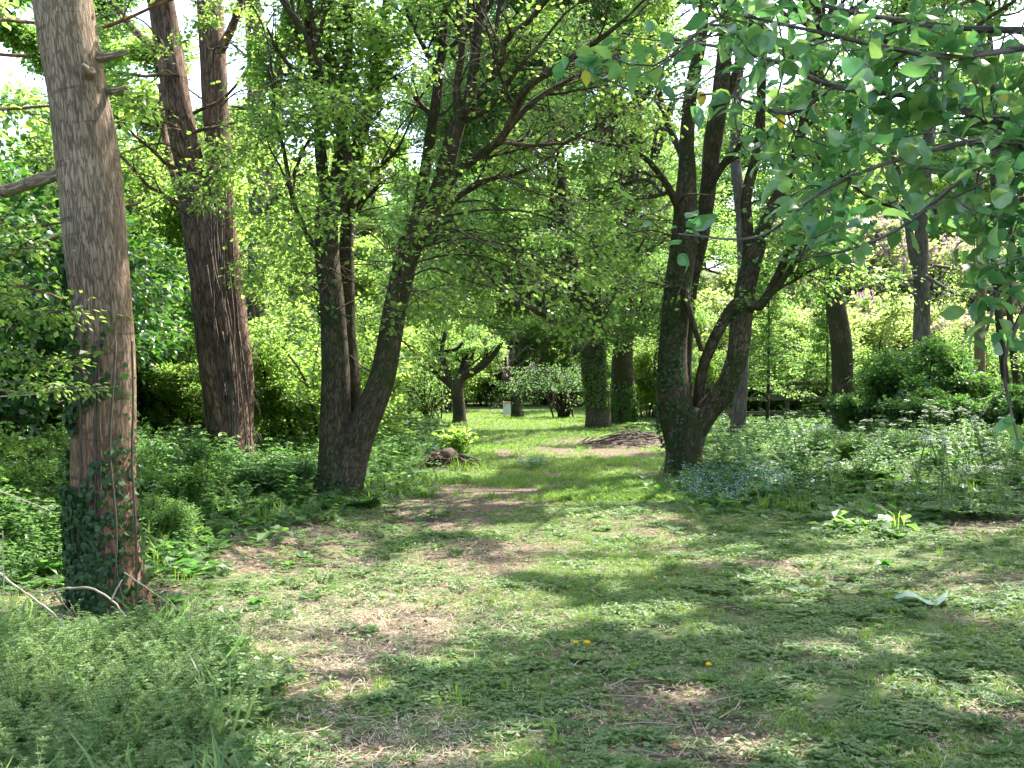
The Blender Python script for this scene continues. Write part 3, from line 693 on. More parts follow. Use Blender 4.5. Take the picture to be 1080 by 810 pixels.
#### --- E: ivy covered maple right of the path
E = Tree('maple_tree', (2.74, 17.6), 'dark multi-stemmed maple right of the path with ivy on its thick left stem', bark='bark_maple', leaf='maple_mid', lsize=0.066, per=9, ltpl=LOBED, spread=.13)
PE0, RE0 = E.pixlimb([(722, 508, 0, 38), (722, 480, 0, 36), (724, 455, 0, 40), (728, 438, .05, 42)], step=.06, sides=28, flare=.3, rough=.12, s0=0)
PE1, RE1 = E.pixlimb([(719, 478, 0, 34), (713, 440, 0, 38), (709, 400, 0, 34), (709, 360, 0, 30), (714, 310, 0, 29), (719, 265, 0, 28), (722, 220, 0, 24), (725, 180, 0, 19), (724, 150, 0, 16), (728, 100, 0, 14), (740, 30, 0, 12), (745, -70, 0, 10)], step=.08, sides=22, rough=.14)
PE2, RE2 = E.pixlimb([(728, 462, 0, 30), (745, 436, -.1, 26), (764, 412, -.15, 24), (777, 375, -.2, 22), (783, 330, -.2, 22), (789, 290, -.2, 21), (800, 255, -.2, 17), (816, 215, -.2, 13), (832, 180, -.2, 10), (850, 120, -.3, 8), (865, 40, -.4, 7)], step=.08, sides=20, rough=.12)
PE3, RE3 = E.pixlimb([(733, 455, .2, 15), (736, 430, .15, 12), (740, 395, .05, 11), (748, 370, -.05, 12), (760, 345, -.2, 12), (779, 318, -.35, 12), (800, 322, -.4, 11), (818, 295, -.4, 9), (830, 270, -.45, 8), (853, 230, -.5, 8), (880, 190, -.6, 6), (900, 130, -.7, 5)], step=.08, sides=12, rough=.12)
E.pixlimb([(722, 440, .15, 20), (722, 380, .25, 17), (728, 300, .3, 16), (742, 240, .35, 16), (748, 190, .35, 18), (752, 150, .35, 20), (758, 100, .4, 18), (765, 30, .5, 15), (770, -60, .5, 12)], sides=14, rough=.15)
E.pixlimb([(782, 320, -.1, 14), (789, 260, 0, 12), (787, 210, 0, 12), (800, 150, .1, 11), (802, 90, .1, 10), (806, 20, .2, 9), (810, -60, .2, 8)], sides=10, rough=.1)
E.pixlimb([(716, 290, 0, 12), (728, 330, -.3, 7), (740, 370, -.3, 5)], sides=6)
EL = [E.pixlimb(i, sides=8, step=.1) for i in (
    [(720, 230, 0, 10), (700, 190, -.5, 7), (670, 160, -1, 5), (630, 150, -1.6, 4)],
    [(800, 322, -.4, 7), (822, 300, -.6, 7), (840, 272, -.7, 6), (850, 235, -.8, 5)],
    [(745, 200, .3, 11), (765, 170, 0, 8), (790, 150, -.2, 6), (830, 140, -.4, 4)],
    [(722, 170, 0, 9), (700, 120, .3, 7), (690, 60, .5, 6), (680, -20, .8, 5)],
    [(758, 130, .4, 9), (780, 60, .6, 8), (800, -20, .9, 6)],
    [(700, 205, .1, 6), (680, 190, .6, 4), (640, 200, 1.2, 3)])]
for P, R in EL + [(PE1[-25:], RE1[-25:]), (PE2[-25:], RE2[-25:]), (PE3[-14:], RE3[-14:])]:
    E.kids(P, R, 1.9, 0, 3, up=.04, kids=5, ratio=.62)
    E.grow(P[-1], P[-1] - P[-3], 1.7, R[-1], 1, 3, kids=5, up=.02)
for a in ((745, -70, 17.6), (770, -60, 18.1), (810, -60, 17.8), (865, 40, 17.2), (900, 130, 16.9)):
    for q in range(4): E.grow(W(*a), (cos(q * 1.6 + a[0]), sin(q * 1.6 + a[0]), .8), 2.8, .06, 0, 3, kids=5)
for q in range(40):
    E.reach(W(rng.uniform(600, 900), rng.uniform(20, 330), 17.2 + rng.normal(0, 1.0)), 1.0, 5, 2.6)
E.clear = lambda p: (p[:, 2] < 2.2 + .8 * vnoise(p[:, 0] * 1.3, p[:, 1] * 1.3)) | ((p[:, 2] < 4.2) & (rng.random(len(p)) < .3) & (p[:, 1] < 18))
ivE = Acc(); ivy_on(ivE, PE1, RE1, 900, (-.6, -.75, 0), .02, .34, 1, .055, patch=.45); ivy_on(ivE, PE1, RE1, 350, (0, -1, 0), .3, .62, 1, .055, patch=.75)
ivy_on(ivE, PE0, RE0, 130, (-.5, -.85, 0), 0, 1, 1, .05, patch=.6, fade=False); ivy_on(ivE, PE2, RE2, 260, (0, -1, 0), .1, .8, 1, .05, patch=.85)
E.finish(extra=[('ivy', ivE, [M['ivy'], M['twig']])])

#### --- F and G: pair of thick trunks further on
Ft = Tree('maple_tree', (2.62, 33.0), 'broad low-branched maple at the bend, its long lower bough reaching left over the lawn', bark='bark_maple', leaf='maple_mid', lsize=0.085, per=15, spread=.17)
Ft.pixlimb([(631, 455, 0, 26), (630, 425, 0, 25), (627, 390, 0, 27), (624, 360, 0, 26), (615, 330, 0, 20), (606, 290, 0, 13), (598, 250, 0, 12), (593, 200, 0, 10), (590, 140, 0, 8)], sides=18, flare=.2, rough=.12)
PF1, RF1 = Ft.pixlimb([(622, 362, 0, 14), (606, 347, -.3, 12), (590, 340, -.6, 9), (572, 330, -.9, 8), (552, 322, -1.2, 8), (537, 315, -1.5, 7), (526, 300, -1.7, 7), (518, 288, -1.9, 6), (508, 280, -2.2, 4)], sides=10, rough=.08)
FL = [Ft.pixlimb(i, sides=8, step=.2) for i in (
    [(615, 335, 0, 12), (598, 300, .4, 10), (580, 275, .6, 10), (570, 262, .7, 11), (553, 245, .9, 9), (530, 232, 1, 6)],
    [(606, 290, 0, 9), (585, 250, .5, 9), (582, 225, .6, 9), (580, 170, .8, 7)],
    [(627, 350, 0, 12), (640, 320, .3, 11), (660, 290, .5, 9), (690, 260, .8, 6)],
    [(625, 345, 0, 14), (628, 290, -.3, 12), (625, 230, -.4, 11), (630, 150, -.5, 9), (640, 60, -.5, 7)],
    [(630, 300, -.3, 8), (650, 260, -1, 7), (665, 200, -1.5, 6), (670, 140, -2, 5)],
    [(585, 275, .5, 6), (560, 250, 0, 5), (535, 235, -.6, 5), (505, 225, -1.2, 4)])]
for P, R in FL + [(PF1, RF1)]:
    Ft.kids(P, R, 3.4, 0, 3, up=.03, kids=6, ratio=.6, t0=.35, bias=np.array([0, -.6, 0]))
    Ft.grow(P[-1], P[-1] - P[-4], 2.6, R[-1], 1, 3, kids=5, up=0)
for px, py in ((590, 140), (580, 170), (630, 150), (640, 60), (600, 90), (560, 120), (625, 10), (570, 40), (530, 150), (520, 70)):
    for q in range(4): Ft.grow(W(px, py, 33 + rng.normal(0, .8)), (cos(q * 1.6 + px), sin(q * 1.6 + px), .4), 3.6, .06, 0, 3, kids=6)
for q in range(80):
    Ft.reach(W(rng.uniform(440, 740), rng.uniform(90, 350), 31.5 + rng.normal(0, 1.3)), 1.9, 6, 6.0)
for q in range(12):
    Ft.reach(W(rng.uniform(590, 690), rng.uniform(300, 385), 31.8 + rng.normal(0, .6)), 1.2, 5, 4.0)
Ft.clear = lambda p: p[:, 2] < 1.9 + 1.2 * vnoise(p[:, 0] * .8, p[:, 1] * .8) + .5 * (p[:, 0] < 1.5)
ivF = Acc(); PFa, RFa = smooth_path([W(630, 440, 33), W(626, 370, 33), W(615, 320, 33)], [.37, .38, .28], .3)
ivy_on(ivF, PFa, RFa, 900, (-.2, -1, 0), .1, 1, .6, .09, patch=.45, fade=False)
Ft.finish(extra=[('ivy', ivF, [M['maple_mid'], M['twig']])])
Gt = Tree('maple_tree', (3.6, 35.2), 'thick brown trunk just behind the broad low-branched maple, ivy round its foot', bark='bark_maple', leaf='maple_mid', lsize=0.085, per=13, spread=.17)
Gt.wk = .85
PG, RG = Gt.pixlimb([(658, 450, 0, 31), (658, 420, 0, 30), (657, 395, 0, 29), (658, 360, 0, 25), (662, 310, 0, 20), (664, 260, 0, 18), (668, 200, 0, 16), (672, 100, 0, 13), (676, 20, 0, 10)], sides=16, flare=.2)
for i in ([(660, 350, 0, 12), (680, 310, .3, 9), (700, 280, .5, 7), (730, 260, .6, 5)], [(664, 260, 0, 11), (650, 200, .3, 8), (645, 130, .5, 6)], [(668, 220, 0, 10), (690, 170, .4, 8), (710, 110, .8, 6)]):
    P, R = Gt.pixlimb(i, sides=8, step=.2); Gt.kids(P, R, 3.0, 0, 3, up=.05, kids=5, ratio=.6)
for q in range(12): Gt.grow(PG[-1 - q * 2], (cos(q * 1.1), sin(q * 1.1), .6), 3.4, .08, 0, 3, kids=5)
Gt.clear = lambda p: p[:, 2] < 2.8 + 1.2 * vnoise(p[:, 0] * .8, p[:, 1] * .8)
ivG = Acc(); ivy_on(ivG, PG, RG, 700, (-.3, -1, 0), 0, .12, .7, .10, patch=.2)
Gt.finish(extra=[('ivy', ivG, [M['herb'], M['twig']])])

#### --- H, I: small orchard trees at the edge of the far lawn
H = Tree('apple_tree', (-1.75, 36.0), 'small dark apple tree with spreading low forks at the end of the grass path', bark='bark_dark', leaf='maple_mid', lsize=0.07, per=12)
H.pixlimb([(485, 447, 0, 13), (484, 425, 0, 12), (482, 407, 0, 13), (488, 398, 0, 9), (503, 390, -.1, 8), (515, 380, -.2, 7), (522, 372, -.3, 6), (530, 360, -.4, 4)], sides=12, step=.1, flare=.25)
HL = [H.pixlimb(i, sides=8, step=.1) for i in ([(482, 410, 0, 9), (472, 403, .1, 7), (462, 395, .2, 6), (452, 388, .3, 4)], [(487, 400, 0, 7), (492, 388, .2, 6), (498, 376, .3, 4)],
      [(500, 391, -.1, 6), (512, 378, 0, 5), (512, 362, 0, 4)], [(476, 405, 0, 6), (466, 375, .2, 5), (470, 350, .3, 4)], [(480, 408, 0, 6), (488, 385, .4, 5), (496, 368, .6, 4)])]
for P, R in HL: H.kids(P, R, 1.7, 0, 3, up=.06, kids=4, ratio=.6, t0=.5)
H.pixlimb([(458, 374, .5, 5), (470, 371, .4, 5), (482, 368, .2, 4), (488, 361, .1, 3)], sides=6)
H.clear = lambda p: p[:, 2] < 1.75 + .6 * vnoise(p[:, 0] * 1.5, p[:, 1] * 1.5)
H.finish()
I_ = Tree('apple_tree', (0.12, 41.5), 'stubby ivy-clad apple trunk standing at the far lawn beside the arching bush', bark='bark_grey', leaf='maple_mid', lsize=0.08, per=12)
PI_, RI_ = I_.pixlimb([(546, 441, 0, 13), (544, 425, 0, 11), (541, 412, 0, 12), (537, 402, 0, 10), (531, 396, 0, 6)], sides=12, step=.1, flare=.2)
P, R = I_.pixlimb([(541, 410, 0, 8), (550, 402, .1, 6), (558, 397, .1, 5), (566, 392, .2, 3)], sides=8, step=.1)
for q in range(4): I_.grow(PI_[-1 - q], (cos(q * 1.6), sin(q * 1.6), .7), 1.8, .04, 0, 3, kids=4)
I_.kids(P, R, 2.2, 0, 3, kids=4)
I_.clear = lambda p: p[:, 2] < 1.7
ivI = Acc(); ivy_on(ivI, PI_, RI_, 260, (.4, -1, 0), 0, .8, .7, .09, patch=.3)
I_.finish(extra=[('ivy', ivI, [M['ivy'], M['twig']])])

#### --- right hand trunks
def straight(name, base, label, items, bark, extra_l=(), lsize=.07, leaf='maple', tops=4, L=2.8, sides=14, low=3.0, per=11, name2=None):
    t = Tree(name, base, label, bark=bark, leaf=leaf, lsize=lsize, per=per)
    P, R = t.pixlimb(items, sides=sides, flare=.12, rough=.06)
    for it in extra_l:
        p, r = t.pixlimb(it, sides=7); t.kids(p, r, 1.8, 1, 3, kids=5, up=.02, t0=.3)
    for q in range(tops): t.grow(P[-1 - 2 * q], (cos(q * 1.7 + base[0]), sin(q * 1.7 + base[0]), .7), L, .06, 0, 3, kids=5)
    t.clear = lambda p: p[:, 2] < low
    t.finish(); return P, R
straight('oak_tree', (7.9, 26.0), 'leaning straight brown trunk left of the dark bramble heap on the right', [(890, 470, 0, 22), (888, 430, 0, 21), (888, 385, 0, 22), (884, 340, 0, 22), (878, 290, 0, 20), (873, 230, 0, 19), (869, 180, 0, 18), (862, 100, 0, 16), (855, 20, 0, 14), (850, -60, 0, 12)],
         'bark_maple', tops=9, L=4.6, low=6.0, extra_l=[[(872, 240, 0, 7), (855, 200, -.5, 6), (840, 170, -.8, 4)], [(870, 200, 0, 8), (890, 150, -.4, 6), (905, 100, -.8, 5)]])
straight('oak_tree', (10.4, 28.0), 'upright brown trunk rising directly behind the bramble heap on the right', [(971, 455, 0, 20), (971, 410, 0, 18), (972, 360, 0, 18), (972, 310, 0, 17), (970, 275, 0, 15), (972, 230, 0, 13), (976, 180, 0, 13), (982, 100, 0, 12), (986, 10, 0, 10)],
         'bark_grey', [[(968, 295, 0, 10), (962, 265, 0, 9), (955, 220, .1, 8), (945, 175, .2, 7), (935, 120, .3, 6)], [(973, 290, -.1, 5), (990, 300, -.6, 4), (1010, 312, -1.2, 3)], [(965, 295, 0, 4), (940, 298, -.5, 3), (905, 295, -1, 3)]])
straight('birch_tree', (12.9, 30.0), 'slim pale grey trunk on the right, first beyond the bramble heap', [(1033, 440, 0, 12), (1033, 380, 0, 11), (1034, 320, 0, 11), (1034, 250, 0, 10), (1030, 150, 0, 9), (1028, 40, 0, 8)],
         'bark_pale', [[(1034, 300, 0, 5), (1010, 285, -.5, 4), (985, 280, -1, 3)]], sides=10)
straight('birch_tree', (13.6, 28.0), 'thin dark stem second from the right edge, leaning slightly', [(1066, 445, 0, 9), (1058, 380, 0, 8), (1050, 300, 0, 8), (1047, 220, 0, 7), (1046, 100, 0, 6), (1040, 0, 0, 5)], 'bark_dark', sides=8)
straight('birch_tree', (14.2, 29.5), 'thin dark leaning stem at the right edge, base beside a twin', [(1078, 440, 0, 8), (1070, 380, 0, 8), (1064, 320, 0, 7), (1068, 240, 0, 7), (1080, 120, 0, 6)], 'bark_dark', sides=8)
straight('maple_tree', (4.9, 24.5), 'slim mossy trunk half hidden behind the ivy maple, near the rail fence', [(778, 470, 0, 17), (779, 430, 0, 16), (782, 380, 0, 15), (784, 320, 0, 14), (782, 240, 0, 12), (775, 150, 0, 11), (780, 50, 0, 10), (785, -40, 0, 8)], 'bark_grey', tops=7, L=4.2)

# conifer-like sapling at the fence
def tiered(name, base, label, H_, spread, mat, leafsz=.07, n=22):
    t = Tree(name, base, label, bark='bark_dark', leaf=mat, lsize=leafsz, per=12, spread=.06, droop=.1, ltpl=NARROW if mat == 'conifer' else KITE)
    b = t.base; P, R = smooth_path([b, b + [0.05, 0, H_ * .5], b + [0, 0, H_]], [.05, .035, .01], .2); tube(t.wood, P, R, 7, 0)
    for i in range(n):
        h = .95 + (H_ - 1.1) * i / n; L = spread * (1 - .75 * i / n) * rng.uniform(.7, 1.1)
        for q in range(4):
            a = i * 2.4 + q * pi / 2 + rng.normal(0, .2); st = b + np.array([0, 0, h]); d = np.array([cos(a), sin(a), .12])
            t.grow(st, d, L, .012, 2, 3, up=-.02, kids=5, ratio=.45, wob=.08)
    t.finish()
tiered('young_larch', (6.6, 28.4), 'young tiered conifer sapling with one straight stem in front of the fence', 4.6, 1.2, 'maple_mid')
tiered('young_larch', (9.0, 31.5), 'thin tiered sapling by the fence, left of the leaning brown trunk', 4.0, 1.0, 'maple_mid', n=16)

#### --- background trees and shrubs from a few shared forms
def bg_tree(name, label, group, hgt, crown_r, bark, leaf, lsize, low=1.5, per=16, n0=11, cat='tree'):
    t = Tree(name, (0, 0), label, cat=cat, group=group, bark=bark, leaf=leaf, lsize=lsize, per=per, cull=False, spread=.22, keep=.8)
    t.base = np.zeros(3)
    P, R = smooth_path([(0, 0, -.2), (rng.normal(0, .2), rng.normal(0, .2), hgt * .4), (rng.normal(0, .5), rng.normal(0, .5), hgt * .9)], [.24, .17, .05], .5)
    tube(t.wood, P, R, 10, 0, .08, .3)
    for i in range(n0):
        f = low / hgt + (1 - low / hgt) * (i + .5) / n0; k = int(f * .98 * (len(P) - 1)); a = i * 2.4
        L = crown_r * (1.05 - .55 * f) * rng.uniform(.8, 1.15)
        t.grow(P[k], (cos(a), sin(a), .25 + .5 * f), L, .07, 0, 3, kids=5, ratio=.58, up=.04)
    return t.finish()
GB = 'woodland trees closing the view beyond the lawn and hedge'
bgs = [bg_tree('woodland_tree', 'leafy tree in the sunlit woodland behind', GB, 12, 4.6, 'bark_dark', 'maple', .17, .6),
       bg_tree('woodland_tree', 'leafy tree in the sunlit woodland behind', GB, 13, 4.8, 'bark_dark', 'maple_mid', .17, .8),
       bg_tree('woodland_tree', 'leafy tree in the sunlit woodland behind', GB, 9, 4.2, 'bark_grey', 'maple', .15, .4)]
spots = []
for row, (yy, step, jx) in enumerate([(60, 5.0, 0), (70, 5.5, 2), (82, 6.5, 1), (98, 8, 3)]):
    x = -yy * .62
    while x < yy * .62:
        spots.append((x + jx + rng.normal(0, .8), yy + rng.normal(0, 1.8))); x += step
spots += [(-9.5, 31), (-13, 33), (-11, 42), (-8, 46), (-15, 25), (-19, 36), (-17, 44), (-22, 28), (-7.5, 55), (6.5, 52), (25, 47),
          (-3.2, 50), (-2.5, 56), (15, 20), (17, 14), (-12, 12), (-15, 17), (22, 30)]
first = {0: True, 1: True, 2: True}
for i, (x, y) in enumerate(spots):
    k = i % 3; z = float(gz(x, y)) - .05; s = rng.uniform(.8, 1.15)
    if y >= 60: s *= 1.45 if x < 6 else 1.1
    if first[k]:
        o = bgs[k]; first[k] = False; o.location = (x, y, z); o.rotation_euler[2] = rng.uniform(0, 6); o.scale = (s, s, s)
    else:
        copy_tree(bgs[k], (x, y, z), rng.uniform(0, 6.28), (s, s, s * rng.uniform(.85, 1.1)))

def bg_shrub(name, label, group, hgt, rad, leaf, lsize, stems=9, per=16, ltpl=KITE, cat='shrub', blossom=None):
    t = Tree(name, (0, 0), label, cat=cat, group=group, bark='bark_dark', leaf=leaf, lsize=lsize, per=per, cull=False, spread=.11, ltpl=ltpl)
    t.base = np.zeros(3)
    for i in range(stems):
        a = i * 2.4; r = .1 + rad * .25 * rng.random(); sp = rng.uniform(.15, .9)
        t.grow((cos(a) * r, sin(a) * r, 0), (cos(a) * sp, sin(a) * sp, 1), hgt * rng.uniform(.75, 1.05), .03, 0, 2, kids=9, ratio=.42, up=.1)
    t.clear = lambda p: p[:, 2] < .05
    ex = []
    if blossom:
        b = Acc(); A_ = np.array([q[1] for q in t.tw]); A_ = A_[A_[:, 2] > hgt * .45]; A_ = A_[rng.random(len(A_)) < .8]
        idx = np.repeat(np.arange(len(A_)), 14); p = A_[idx] + rvec(len(idx), .07); put(b, KITE, p, rvec(len(idx)), rvec(len(idx)), .06, 0); ex = [('blossom', b, [M[blossom]])]
    return t.finish(extra=ex)
GL = 'glossy dark shrubs crowding the left side under the trees'
sh_dark = [bg_shrub('evergreen_shrub', 'dense glossy dark green shrub in the left undergrowth', GL, 3.4, 1.6, 'glossy', .085, 11, 13, OVATE),
           bg_shrub('evergreen_shrub', 'dense glossy dark green shrub in the left undergrowth', GL, 2.6, 1.4, 'glossy', .075, 10, 13, OVATE)]
GM = 'bright leafy shrubs filling the gaps between trunks'
sh_light = [bg_shrub('leafy_shrub', 'bright green bushy shrub between the woodland trunks', GM, 2.6, 1.4, 'maple', .075, 10, 14),
            bg_shrub('leafy_shrub', 'bright green bushy shrub between the woodland trunks', GM, 2.0, 1.2, 'maple_mid', .07, 9, 14)]
GP = 'purple blossoming shrubs on the wooded bank'
sh_pur = [bg_shrub('flowering_shrub', 'shrub with purple blossom on the sunlit bank beyond the fence', GP, 3.0, 1.6, 'bank', .10, 9, 14, blossom='purple')]
sh_bank = [bg_shrub('bank_shrub', 'pale green shrub on the sunlit bank', 'pale green shrubs covering the sunlit bank', 3.0, 1.7, 'bank', .11, 9, 15)]
def scatter(protos, pts, smin=.8, smax=1.2):
    for i, (x, y) in enumerate(pts):
        k = i % len(protos); s = rng.uniform(smin, smax); z = float(gz(x, y)) - .03; a = rng.uniform(0, 6.28)
        if i < len(protos):
            o = protos[k]; o.location = (x, y, z); o.rotation_euler[2] = a; o.scale = (s, s, s)
        else: copy_tree(protos[k], (x, y, z), a, (s, s, s))
scatter(sh_dark, [(-7.6, 11.8), (-8.3, 10.0), (-8.2, 13.9), (-7.6, 9.4), (-9.6, 12.5), (-8.6, 16.0), (-10.5, 15.2), (-6.6, 8.4), (-8.8, 18.2), (-11.5, 19), (-12.5, 15.5), (-9.2, 20.5), (-11.5, 23), (-13.5, 26), (-8.0, 21.0)], 1.0, 1.5)
lp = [(-5.3, 20.5), (-6.8, 22.5), (-4.4, 22.5), (-5.5, 25.5), (-3.9, 25.5), (-7.5, 26), (-4.8, 28.5), (-6.5, 29.5), (-4.4, 30.5), (-4.4, 33.0), (-5.2, 33), (-3.9, 38.5), (-4.8, 38), (-6.8, 36), (-4.2, 42), (-6, 43), (-3.4, 19.2), (-8.5, 30),
      (-2.9, 47), (-5, 49), (-1.5, 57), (1.5, 58), (3.5, 56), (5.4, 50), (5.2, 44), (6.4, 36.5), (4.8, 38.5), (7.6, 34.5), (9.6, 34), (11.5, 35), (13.5, 34), (15.5, 34), (17.5, 33), (8.8, 38), (11, 39.5), (13.3, 38.5), (15.6, 39), (10, 43),
      (13.2, 24), (15, 26), (11, 17), (12.5, 20), (9.5, 36), (-9.5, 37), (-8.5, 41), (-4.3, 27.2), (5.7, 33.3)]
scatter(sh_light, lp, .8, 1.35)
scatter(sh_pur, [(9.6, 41), (12.2, 42), (10.8, 46), (13.8, 47.5), (15.8, 42), (8.6, 43.5), (11.8, 51), (16.5, 46.5), (14.8, 37), (18, 40), (9.2, 38.8), (10.4, 38.2), (12.6, 39.6), (11.4, 40.6), (13.5, 41.5), (16.2, 41.0)], .9, 1.2)

scatter(sh_bank, [(7.8, 36.5), (9.4, 37.6), (11.2, 36.9), (12.8, 38.2), (14.6, 39.5), (16.6, 38), (18.6, 39.5), (9.0, 41.5), (10.9, 43.4), (13.2, 44.5), (15.4, 45.6), (17.6, 43.5), (19.8, 44.5), (11, 48.2), (13.3, 50.2), (16.2, 50), (18.9, 49.5), (21.5, 50), (8.4, 46), (12, 54), (15, 55.5), (18, 55), (21.5, 56), (24, 54), (9.6, 52), (22, 45)], 1.0, 1.4)
GU = 'low leafy bushes poking up through the herbs'
sh_low = [bg_shrub('leafy_bush', 'low leafy bush among the herbs', GU, 1.25, .65, 'maple_mid', .055, 8, 11), bg_shrub('leafy_bush', 'low leafy bush among the herbs', GU, 1.0, .55, 'herb', .07, 8, 10)]
scatter(sh_low, [(-3.7, 11.6), (-3.9, 12.9), (-4.4, 14.3), (-3.4, 15.0), (-5.0, 10.4), (-3.3, 17.3), (-5.6, 13.4), (-5.2, 15.6), (-3.0, 20.2), (-4.5, 11.9), (-2.6, 17.4), (-5.6, 11.8), (-3.2, 10.0), (-4.6, 8.6), (-5.3, 9.3), (-2.9, 13.4),
    (5.0, 17.2), (6.6, 18.5), (7.4, 15.6), (8.4, 18), (8.0, 20.3), (5.9, 15.2), (9.3, 19.5), (7.6, 17.0), (9.0, 16.4)], .32, .72)
for x_, y_, s_ in ((13.0, 42.5, 2.0), (15.6, 44.5, 2.1), (11.2, 43.5, 1.9), (17.6, 43.0, 2.0), (14.4, 48, 2.3)):
    copy_tree(sh_pur[0], (x_, y_, float(gz(x_, y_))), rng.uniform(0, 6), (s_ * .9, s_ * .9, s_))
# hazel-like arching dark bush by the far lawn
J = Tree('hazel_bush', (1.45, 40.5), 'wide dark bush with bare arching stems at the edge of the far lawn', cat='bush', bark='bark_dark', leaf='herb', lsize=.08, per=13, cull=False)
for i in range(40):
    a = rng.uniform(0, 2 * pi); L = rng.uniform(1.0, 1.9); b = J.base + np.array([.45 + rng.normal(0, .15), rng.normal(0, .1), 0])
    e = np.array([cos(a) * L - .35, sin(a) * L * .8, 0]); h = rng.uniform(.9, 1.9)
    P, R = smooth_path([b, b + e * .35 + [0, 0, h * .75], b + e * .8 + [0, 0, h], b + e * 1.25 + [0, 0, h * .72], b + e * 1.5 + [0, 0, h * .35]], [.035, .03, .022, .015, .008], .25)
    tube(J.wood, P, R, 5, 0)
    J.kids(P, R, .9, 1, 2, kids=7, up=-.1, t0=.35)
J.clear = lambda p: (p[:, 2] < 1.0) & (rng.random(len(p)) < .8)
J.finish()
K_ = Tree('hazel_bush', (-2.8, 37.5), 'low dark many-stemmed bush left of the small apple tree', cat='bush', bark='bark_dark', leaf='maple_mid', lsize=.08, per=9, cull=False)
for i in range(18):
    a = rng.uniform(0, 2 * pi); b = K_.base + rng.normal(0, .15, 3) * [1, 1, 0]
    K_.grow(b, (cos(a) * .5, sin(a) * .5, 1), rng.uniform(1.4, 2.2), .03, 1, 2, kids=8, ratio=.45, up=.05)
K_.finish()

#### --- overhead trees outside the frame (unseen; crowns grown and thinned to shape the shade and sun patches)
def over(name, base, label, z0, R_, n, seed_a=0., leaf='maple', lsize=.09, per=12, bark='bark_grey', top=11., lean=(0, 0)):
    t = Tree(name, base, label, bark=bark, leaf=leaf, lsize=lsize, per=per, spread=.15); t.prune = VIEW
    b = t.base
    P, R = smooth_path([b, b + [.1, 0, 3], b + [0, .2, top * .55], b + [.2, 0, top]], [.26, .2, .15, .05], .4); tube(t.wood, P, R, 12, 0, .07, .3)
    for i in range(n):
        f = (i + .5) / n; k = int((z0 / top + (1 - z0 / top) * f) * .97 * (len(P) - 1)); a = i * 2.4 + seed_a
        t.grow(P[k], (cos(a) + lean[0], sin(a) + lean[1], .2 + .4 * f), R_ * (1.1 - .4 * f), .08, 0, 3, kids=6, ratio=.55, up=.03)
    return t
def over_bough(p):
    k = (p[:, 2] - 2.5) / SDIR[2]; bx = p[:, 0] - SDIR[0] * k; by = p[:, 1] - SDIR[1] * k
    return (bx > .5) & (bx < 2.6) & (by > 3.0) & (by < 4.8) & (k > 0) & (rng.random(len(p)) < .95)  # canopy leaves removed so sun falls on the near bough
VIEW = lambda p: (p[:, 0] / np.maximum(p[:, 1], .1) < .50) & (p[:, 0] / np.maximum(p[:, 1], .1) > -.5) & (p[:, 1] > 1) & ((p[:, 2] - EYE) / np.maximum(p[:, 1], .1) < .385)
for nm, base, lab, z0, R0, n, sa, lean, per_ in [
        ('beech_tree', (6.6, 9.3), 'tall beech just outside the view on the right, nearest of the shade trees', 4.6, 7.2, 12, .3, (-.9, .25), 14),
        ('beech_tree', (9.4, 15.0), 'tall beech outside the view on the right, second of the shade trees', 4.6, 6.4, 11, 1.1, (-.7, 0), 17),
        ('beech_tree', (13.5, 21.5), 'tall beech outside the view on the right, farthest of the shade trees', 3.5, 6.0, 10, 2.1, (-.5, .1), 18),
        ('beech_tree', (5.6, 4.2), 'tall beech outside the view beside the camera on the right, last of the shade trees', 4.2, 6.0, 10, .9, (-.7, .3), 9)]:
    t = over(nm, base, lab, z0, R0, n, sa, lean=lean); t.per = per_; t.lsize = .12; t.spread = .22
    t.clear = lambda p: VIEW(p) | over_bough(p); t.finish()

